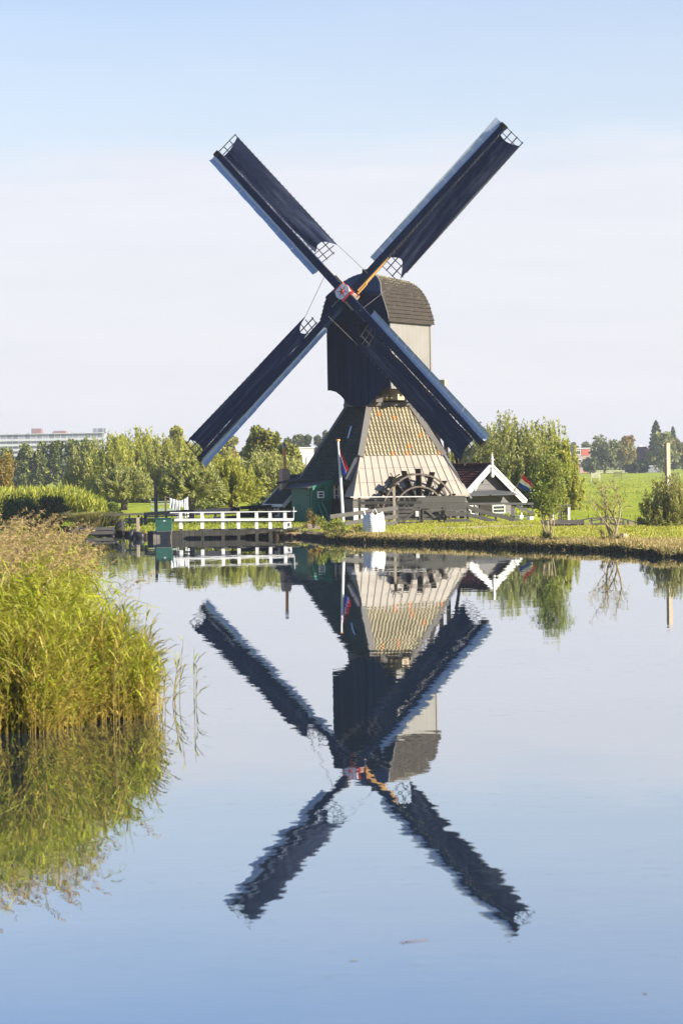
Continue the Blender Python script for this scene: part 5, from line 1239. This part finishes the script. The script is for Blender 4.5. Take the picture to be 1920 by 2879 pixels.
# far right trees
FT = [(1610, 1236, 50, 'broad', ['lf_far', 'lf_brown'], 820, 'brownish tree over the house with the red panel'), (1645, 1232, 60, 'broad', ['lf_far', 'lf_brown'], 860, 'hazy tree between the house and the orange-topped tree'), (1700, 1224, 90, 'broad', ['lf_far', 'lf_dark', 'lf_grey'], 740, 'grey-green round tree in front of the orange-topped tree'),
      (1752, 1212, 84, 'broad', ['lf_yellow', 'lf_far', 'lf_orange'], 760, 'tall autumn tree with orange top across the meadow'), (1846, 1182, 66, 'conifer', ['lf_dark'], 800, 'tall dark conifer behind the brown roofs'), (1893, 1199, 36, 'conifer', ['lf_dark', 'lf_far'], 820, 'narrow pointed dark conifer right of the tall one'),
      (1868, 1214, 110, 'broad', ['lf_far', 'lf_grey'], 720, 'broad grey-green tree behind the tall timber pole'), (1925, 1222, 90, 'broad', ['lf_far', 'lf_brown'], 730, 'hazy tree at the right picture edge'), (1660, 1285, 44, 'broad', ['lf_dark', 'lf_far'], 735, 'low dark tree beside the house with the red panel'), (1800, 1300, 70, 'broad', ['lf_dark'], 735, 'dark shrubby tree under the brown roofs'), (1775, 1305, 40, 'broad', ['lf_dark', 'lf_far'], 728, 'low dark bush left of the brown roofs')]
for i, (px, yt, w, k, mats, Y, lb) in enumerate(FT): tree('distant_tree', lb, px, yt, w, Y, kind=k, mats=mats, n=4500, ls=(.8, .5), seed=160+i, z=-.05, group='trees across the meadow', clumps=26, low=.06, zc=.8 if i == 3 else None)
rng = np.random.default_rng(77); n = 46000; xq = Q(-150)+(Q(2080)-Q(-150))*rng.random(n); Yw = 980+80*rng.random(n)
hq = 8.5+2.2*np.sin(xq*110)+1.8*np.sin(xq*260+1)+1.3*np.sin(xq*610+2); Pw = np.stack([xq*Yw, Yw, hq*rng.random(n)**.6], 1)
o = quads_mesh('far_woods', leafquads(Pw, 1.5, .9, rng), ['lf_far', 'lf_dark', 'lf_brown'], (np.sin(xq*400)+rng.normal(size=n)*.4 > .5).astype(int)+(np.sin(xq*230+2)+rng.normal(size=n)*.3 > 1.05).astype(int)); tag(o, 'continuous hazy belt of woods on the horizon', 'woods', kind='stuff')
# ------------------------------------------------------------------ reeds
def reedmass(name, lab, xs, ys, hs, rng, nleaf=16, plume=.42, wide=1.0, midx0=None, topfull=.55, stuff=True):
    n = len(xs); base = np.stack([xs, ys, np.full(n, -.05)], 1); lean = rng.normal(size=(n, 2))*.08+np.array([.045, -.02])
    def sp(s): return base+np.stack([lean[:, 0]*s**1.6*hs, lean[:, 1]*s**1.6*hs, s*hs], 1)
    q = []; mi = []; dp = np.where((hs < 1.76) | (not stuff), .35, .62+.5*rng.random(n))[:, None]; sq = .45+.55*dp
    K = 4; cam_perp = np.array([1., 0, 0])
    for k in range(K):
        a, c = sp(np.full(n, k/K)), sp(np.full(n, (k+1)/K)); w0, w1 = np.where(hs < 1.76, .013, .008)[:, None]*wide*(1-.6*k/K), np.where(hs < 1.76, .013, .008)[:, None]*wide*(1-.6*(k+1)/K)
        for ax in (np.array([1., 0, 0])*.5, np.array([0, 1., 0])*.5):
            q.append(np.stack([a-ax*w0, a+ax*w0, c+ax*w1, c-ax*w1], 1)); mi.append(np.full(n, 3))
    for j in range(nleaf):
        s = np.clip(np.clip((j+.5+rng.normal(size=n)*.5)/nleaf, .02, 1)**1.15*.9+.05, .03, .97)
        p = sp(s); g = rng.random(n)*2*PI; dr = np.stack([np.cos(g), np.sin(g), np.zeros(n)], 1); dr[:, 0] += .25
        ln = (np.where(hs < 1.76, .24+.12*hs, .5)*(.55+.7*rng.random(n))*(.75+.35*np.sin(s*PI)))[:, None]; up = (.75-.25*rng.random(n))[:, None]; wd = (.024*wide*(.7+.6*rng.random(n)))[:, None]
        sd = unit(np.stack([-dr[:, 1], dr[:, 0], .5*rng.normal(size=n)], 1)); Z = np.array([0, 0, 1.])
        k1 = p+dr*ln*.38*sq+Z*ln*(.42*up+.14*(1-dp)); k2 = p+dr*ln*.75*sq+Z*ln*((.42*up-.02-.25*rng.random((n, 1)))*dp+.72*(1-dp)); k3 = p+dr*ln*1.0*sq+Z*ln*((.28*up-.12-.55*rng.random((n, 1)))*dp+.9*(1-dp))
        dead = rng.random(n) < np.where(hs < 1.76, np.clip(.95-s*.9, .1, 1), np.clip(.98-s*1.5, .07, .95)); m_ = np.where(dead, 2, np.where(rng.random(n) < .3, 1, 0))
        for A_, B_, wa, wb in ((p, k1, .6, 1), (k1, k2, 1, .8), (k2, k3, .8, .05)):
            q.append(np.stack([A_-sd*wd*wa*.5, A_+sd*wd*wa*.5, B_+sd*wd*wb*.5, B_-sd*wd*wb*.5], 1)); mi.append(m_)
    pl = (rng.random(n) < plume) & (hs > 1.76); idx = np.where(pl)[0]; mm = 34
    if len(idx):
        tp = sp(np.full(n, 1.0))[idx]; dn = unit(np.stack([lean[idx, 0]+.35, lean[idx, 1]*.5, np.full(len(idx), .9)], 1))
        for j in range(mm):
            f = rng.random((len(idx), 1)); c = tp+dn*(f*.34-.05)+np.array([.10, 0, -.07])*(f**2)+rng.normal(size=(len(idx), 3))*np.array([.03, .03, .025])*(1.3-f)
            q.append(leafquads(c, .085, .013*wide, rng, np.tile(np.array([[.6, 0, .3]]), (len(idx), 1)), droop=.2)); mi.append(np.full(len(idx), 4))
    o = quads_mesh(name, np.concatenate(q), ['reed_leaf', 'reed_pale', 'reed_yellow', 'reed_stem', 'reed_plume'], np.concatenate(mi), origin=(float(xs.mean()), float(ys.mean()), 0))
    return tag(o, lab, 'reeds' if stuff else 'reed', kind='stuff' if stuff else None)
rng = np.random.default_rng(91)
def reedxy(n, x0, x1, y0, y1): return x0+(x1-x0)*rng.random(n), y0+(y1-y0)*rng.random(n)
ys = 36.0+10.6*rng.random(3000)**1.05; xs = ys*(Q(-640)+(Q(300)-Q(-640))*rng.random(3000))
edge = ys*Q(246)+.22*np.sin(ys*1.9)+.16*np.sin(ys*4.3+1); front = np.clip(36.4+1.5*(xs+4.8), 35.8, 40.2)+.2*np.sin(xs*2.1)+.25*np.sin(xs*5.2+1)+.4
ok = (xs < edge-.3*rng.random(3000)) & (ys > front+.3*rng.random(3000)); xs, ys = xs[ok], ys[ok]
hs = (2.28+.032*(ys-37.5)-.45*np.clip((xs/ys-Q(150))/(Q(270)-Q(150)), 0, 1))*(1+.06*rng.normal(size=len(xs)))
hs = np.where(rng.random(len(xs)) < .18, hs*.7, hs); hs = np.clip(hs, 1.0, 3.1)
xe = 38*(Q(-60)+(Q(385)-Q(-60))*rng.random(1350)); xe = xe*np.where(xe < -4.2, .97, 1.0); ye = np.clip(36.4+1.5*(xe+4.8), 35.8, 40.2)+.2*np.sin(xe*2.1)+.3*np.sin(xe*5.2+1)-.35+1.3*rng.random(1350)**.7
xs = np.concatenate([xs, xe]); ys = np.concatenate([ys, ye]); hs = np.concatenate([hs, .35+1.4*rng.random(1350)**1.1])
hs = np.where((xs/ys > Q(330)) & (hs < 1.76), hs*.75, hs)
reedmass('reed_bed', 'tall leafy reed bed with brown plumes in the near left water', xs, ys, hs, rng)
xs, ys = reedxy(58, -3.7, -2.6, 37.6, 41.5); hs = (1.95-1.15*np.clip((xs+3.6)/.85, 0, 1))*(1+.15*rng.normal(size=len(xs)))
reedmass('reed_fringe', 'sparse young reed stalks standing in open water beside the reed bed', xs, ys, np.clip(hs, .5, 2.2), rng, nleaf=9, plume=.15)
for px, py, h_, lb in ((547, 1985, .95, 'lone reed stalk leaning in the open water'), (552, 1972, .62, 'short lone reed stalk next to the leaning one'), (505, 1975, 1.05, 'thin bent reed stalk between the reed bed and lone stalks')):
    p = G(px, py); reedmass('reed_stalk', lb, np.array([p.x]), np.array([p.y]), np.array([h_]), rng, nleaf=7, plume=0, stuff=False, wide=.9)['group'] = 'lone reed stalks'
# reeds on the far left shore
xs = (Q(-60)+(Q(292)-Q(-60))*rng.random(2200)); ys = 163+9*rng.random(2200); xs = xs*ys; hs = (1.95-.8*np.clip((xs/ys-Q(215))/(Q(292)-Q(215)), 0, 1))*(1+.1*rng.normal(size=2200))
n = 26000; k = rng.integers(0, 2200, n); f = rng.random(n)**.6; C_ = np.stack([xs[k]+rng.normal(size=n)*.12, ys[k]+rng.normal(size=n)*.12, .3+hs[k]*f], 1)
o = quads_mesh('shore_reeds', leafquads(C_, .5, .06, rng, np.tile(np.array([[.25, 0, 1.]]), (n, 1))), ['lf_willow2', 'lf_green', 'gr_green'], rng.integers(0, 3, n)); tag(o, 'yellow-green reed belt on the far left shore', 'reeds', kind='stuff')
# floating leaves
M['leaf_brown'] = surf('floating_leaf_brown', (.26, .12, .06), (.2, .1, .05), .95, spec=.1); M['leaf_yel'] = surf('floating_leaf_yellow', (.3, .29, .08), (.24, .23, .07), .95, spec=.1)
def fleaf(px, py, l, w, ang, mt, lb, stalk=0):
    p = G(px, py)+Vector((0, 0, .003)); b = MB(); d = Vector((math.cos(ang), math.sin(ang), 0)); s = Vector((-d.y, d.x, 0))
    def fn(u, v):
        x = (u-.5)*l; return p+d*x+s*(v-.5)*w*math.sin(PI*min(.98, max(.02, u)))+Vector((0, 0, .003*math.sin(u*PI)))
    b.grid(fn, 8, 4)
    if stalk: b.tube([p+d*l*.5, p+d*(l*.5+stalk*.5)+Vector((0, 0, .006)), p+d*(l*.5+stalk)], [.003, .002, .0015], 4)
    o = b.build('floating_leaf', mt, None, smooth=True, origin=p); tag(o, lb, 'leaf', 'leaves afloat on the canal')
fleaf(1130, 2652, .05, .03, .45, 'leaf_brown', 'brown floating leaf with a long stalk', .2); fleaf(993, 2702, .09, .022, .1, 'leaf_yel', 'yellow-green floating leaf below the brown one'); fleaf(1812, 2796, .04, .025, .3, 'leaf_brown', 'small reddish floating leaf in the lower right corner')
# ------------------------------------------------------------------ far buildings
fx = Frame(onland(-60, 1400, 0), (math.cos(-.06), math.sin(-.06), 0), (.06, 1, 0)); k = 1400/FPX
flats = thing('apartment_block', fx.o, 'long white apartment block with balcony bands on the left horizon', 'apartment block')
M['flatwhite'] = surf('flat_white_band', (.55, .55, .57), (.46, .46, .48), .8, .3); M['flatdark'] = surf('flat_recess', (.2, .21, .24), (.26, .27, .3), .6, .5, boards=True, bw=3.2, vary=.9, gap=.12, gapdark=2.2); M['flatbrick'] = surf('roof_house_brick', (.26, .15, .14), (.22, .13, .12), .85, .5)  # white bands greyed, some distance haze is put into their colour
Lx = 356*k; zt_ = V(100, 1219, 1400).z
b = MB(); b.box(fx, 0, Lx, .9, 11, 0, zt_); b.build('recessed_wall', 'flatdark', flats)
for i in range(7):
    z = zt_-i*14*k; b = MB(); b.box(fx, -.2, Lx+.2, 0, .88, z-.35 if i == 0 else z-6.5*k, z); b.build('balcony_band', 'flatwhite', flats)
for x0, x1, yt, m_, nm in ((90, 118, 1204.5, 'flatbrick', 'roof_house'), (152, 187, 1212.5, 'flatbrick', 'roof_house'), (264, 300, 1207, 'flatdark', 'roof_house')):
    b = MB(); b.box(fx, (x0+60)*k, (x1+60)*k, 2, 8, zt_+.01, V(100, yt, 1400).z+(.0)); b.build(nm, m_, flats)
b = MB()
for x in (20, 47, 54, 79, 123, 149, 180, 204, 230, 237): b.box(fx, (x+59)*k, (x+61.5)*k, 3, 4, zt_+.005, zt_+2.6*k)
b.beam(fx(150*k, 4, zt_), fx(150*k, 4, zt_+27*k), .15, .15); b.build('vent', 'flatdark', flats)
def house(px0, px1, ytop, Y, lab, roofh, wallm, roofm, name='house', depth=8, wins=(), turn=.15, flat=False):
    a = onland((px0+px1)/2, Y, -.1); w = (px1-px0)*Y/FPX; h = V(px0, ytop, Y).z-a.z; fr = Frame(a, (math.cos(turn), math.sin(turn), 0), (-math.sin(turn), math.cos(turn), 0)); t = thing(name, a, lab, 'house'); hw_ = h-(0 if flat else roofh)
    b = MB(); b.box(fr, -w/2, w/2, 0, depth, -.2, hw_); b.build('wall', wallm, t)
    b = MB()
    if flat: b.box(fr, -w/2-.2, w/2+.2, -.2, depth+.2, hw_+.004, hw_+.3)
    else: b.prism([fr(-w/2-.15, -.3, hw_+.004), fr(-w/2-.15, depth/2, h), fr(-w/2-.15, depth+.3, hw_+.004)], fr.x*(w+.3))
    r = b.build('roof', roofm, t)
    for x0, x1, z0, z1, fm in wins: window(fr, -w/2+x0*w, -w/2+x1*w, z0*h, z1*h, -.003, t, frame=fm, fw=.14, mull=(2, 1))
    return t, fr, w, h, r
M['housebrick'] = surf('house_brick', (.34, .27, .25), (.28, .22, .21), .85, .6); M['redpanel'] = surf('red_panel', (.52, .10, .07), (.45, .09, .06), .6, .6); M['creamwall'] = surf('cream_wall', (.74, .69, .62), (.66, .62, .56), .85, .4)
t, fr, w, h, r = house(1616, 1664, 1262, 790, 'brick terrace house with flat roof and red top-floor panel across the meadow', 0, 'housebrick', 'flatwhite', wins=((.16, .42, .42, .58, 'white'), (.1, .36, .76, .95, 'white')), flat=True)
b = MB(); b.box(fr, -w/2+.42*w, -w/2+.86*w, -.12, -.004, .74*h, .97*h); b.build('panel', 'redpanel', t)
b = MB(); b.prism([fr(-w*.42, -2.2, .28*h), fr(w*.2, -2.2, .28*h), fr(w*.1, -.01, .38*h), fr(-w*.3, -.01, .38*h)], (0, 0, .2)); b.build('porch_roof', 'tilebrown', t); b = MB(); b.box(fr, -w*.38, -w*.12, -2.0, -.02, 0, .27*h); b.build('porch', 'housebrick', t); b = MB(); b.box(fr, -w*.1, w*.03, -1.2, -.02, 0, .27*h); b.build('front_door', 'redpanel', t)
house(1780, 1806, 1256, 800, 'house with steep brown roof left of the chimneyed one', 4.2, 'housebrick', 'tilebrown', turn=-.5, depth=7)
t, fr, w, h, r = house(1804, 1845, 1260, 806, 'house with broad brown roof and pale chimney behind the trees', 4.0, 'housebrick', 'tilebrown', turn=.1)
b = MB(); b.box(fr, -w/2+.1, -w/2+1.0, 3.5, 4.4, h-1.0, h+1.0); b.build('chimney', 'creamwall', r)
house(843, 884, 1261, 560, 'plain white house with two slit windows beyond the fields', 0, 'creamwall', 'flatwhite', flat=True, wins=((.12, .22, .35, .75, 'flatdark'), (.42, .52, .45, .75, 'flatdark')), turn=.2)
t, fr, w, h, r = house(1811, 1858, 1312, 748, 'long low shed with pale roof at the meadow edge', .5, 'flatdark', 'flatwhite', name='field_shed', turn=-.05, depth=5, flat=True)
fence('paddock_fence', 'pale paddock fence along the far edge of the meadow', 'fence', 742, [(1655, 1324, 1815, 1323.5, 1.2), (1655, 1328, 1815, 1327.5, 1.2)], [(1655+i*12, 1322, 1331, 1.3) for i in range(14)], 'creamwall', rd=.12, pd=.15)
for i, (x0, x1, y, Y, mt, lb) in enumerate(((1662, 1686, 1335, 430, 'creamwall', 'pale sheep hurdle in the meadow near the house'), (1726, 1747, 1332, 440, 'greywood', 'grey sheep hurdle in the middle of the meadow'), (1884, 1905, 1335, 425, 'greywood', 'grey field hurdle right of the tall timber pole'))):
    fence('field_hurdle', lb, 'hurdle', Y, [(x0, y-4+j*3.5, x1, y-4.3+j*3.5, 1.4) for j in range(4)], [(x0, y-7, y+9, 1.3), (x1, y-7, y+9, 1.3)], mt, group='hurdles in the meadow', rd=.06, pd=.08)
for px, py, Y, w, lb in ((1612, 1449, 146, .75, 'dark soil mound at the meadow edge near the trellis'), (1768, 1407, 205, .45, 'small dark molehill far out in the meadow')):
    a = onland(px, Y, .3); a.z = float(landz(np.array([a.x]), np.array([a.y]))[0]); b = MB(); rr = random.Random(px)
    b.grid(lambda u, v: a+Vector((math.cos(2*PI*u)*w*(1-v)*(1+.15*math.sin(u*31)), math.sin(2*PI*u)*w*(1-v), -.05+.2*w*(1-(1-v)**2)*(1+.25*math.sin(u*44+v*9)))), 26, 8); tag(b.build('soil_mound', 'soil', None, smooth=True, origin=a), lb, 'mound')
# ------------------------------------------------------------------ air, light, camera
hz = MB(); hz.box(WF, -860, 860, -60, 1760, -1.7, 32); hz.build('haze', [], None)
ho = bpy.data.objects['haze']; ho['kind'] = 'stuff'; ho['label'] = 'thin pale autumn haze over the whole polder'; ho['category'] = 'haze'
m, nt, out = nmat('pale_air'); pv = N(nt, 'ShaderNodeVolumePrincipled'); pv.inputs['Color'].default_value = (.82, .88, .96, 1); pv.inputs['Density'].default_value = .00020; pv.inputs['Anisotropy'].default_value = .2
L(nt, pv.outputs[0], out.inputs['Volume']); ho.data.materials.append(m)
SAZ, SEL = R(66), R(26)
sd = Vector((math.sin(SAZ)*math.cos(SEL), -math.cos(SAZ)*math.cos(SEL), math.sin(SEL)))
ld = bpy.data.lights.new('sun', 'SUN'); ld.energy = 5.0; ld.angle = R(.5); ld.color = (1, .9, .74)
lo = bpy.data.objects.new('sun', ld); COL.objects.link(lo); lo.rotation_euler = sd.to_track_quat('Z', 'Y').to_euler(); lo.location = (60, 0, 60)
w = bpy.data.worlds.new('World'); sc.world = w; w.use_nodes = True; nt = w.node_tree; nt.nodes.clear()
out = nt.nodes.new('ShaderNodeOutputWorld'); bg = nt.nodes.new('ShaderNodeBackground'); L(nt, bg.outputs[0], out.inputs[0])
sky = N(nt, 'ShaderNodeTexSky', sky_type='NISHITA'); sky.sun_disc = False; sky.sun_elevation = SEL; sky.sun_rotation = math.atan2(sd.x, sd.y); sky.air_density = 1.0; sky.dust_density = .6; sky.ozone_density = 1.5
bg.inputs[1].default_value = .07
tc = N(nt, 'ShaderNodeTexCoord'); sx = N(nt, 'ShaderNodeSeparateXYZ'); L(nt, tc.outputs['Generated'], sx.inputs[0])
n1 = noise(nt, tc.outputs['Generated'], 6.0, 5, .55, (1, 1, 4)); n2 = noise(nt, tc.outputs['Generated'], 9, 5, .6, (1, 1, 7))
zf = math1(nt, "MULTIPLY_ADD", math1(nt, "SUBTRACT", n1, .5), .055, sx.outputs[2])
up = ramp(nt, sx.outputs[2], [(0, (1.0, 1.0, 1.0)), (.1, (.92, 1.0, 1.08)), (.22, (.59, .81, 1.10)), (.6, (.6, .8, 1.15))])
skyc = mixrgb(nt, 1.0, sky.outputs[0], up, 'MULTIPLY')
cl = ramp(nt, zf, [(0, (.95, .95, .95)), (.110, (.9, .9, .9)), (.124, (.56, .56, .56)), (.16, (.47, .47, .47)), (.22, (.20, .20, .20)), (.32, (0, 0, 0))])
cc = mixrgb(nt, n2, (4.75, 4.75, 5.22), (5.5, 5.45, 5.75))
L(nt, mixrgb(nt, cl, skyc, cc), bg.inputs[0])
cam = bpy.data.cameras.new('camera'); co = bpy.data.objects.new('camera', cam); COL.objects.link(co); sc.camera = co
cam.sensor_fit = 'HORIZONTAL'; cam.sensor_width = 36; cam.lens = FPX/1920*36; cam.clip_end = 5000; cam.clip_start = .5
co.matrix_world = Matrix.Translation(CAMP) @ Matrix((_R, _U, -_F)).transposed().to_4x4()
cam.dof.use_dof = True; cam.dof.focus_distance = 145; cam.dof.aperture_fstop = 6.0
sc.view_settings.view_transform = 'Standard'; sc.view_settings.look = 'None'; sc.view_settings.gamma = 1; sc.view_settings.exposure = 1.3
cy = sc.cycles; cy.max_bounces = 6; cy.diffuse_bounces = 2; cy.glossy_bounces = 3; cy.transmission_bounces = 3; cy.transparent_max_bounces = 4; cy.volume_bounces = 0
cy.use_denoising = True; cy.caustics_reflective = False; cy.caustics_refractive = False; cy.sample_clamp_indirect = 6
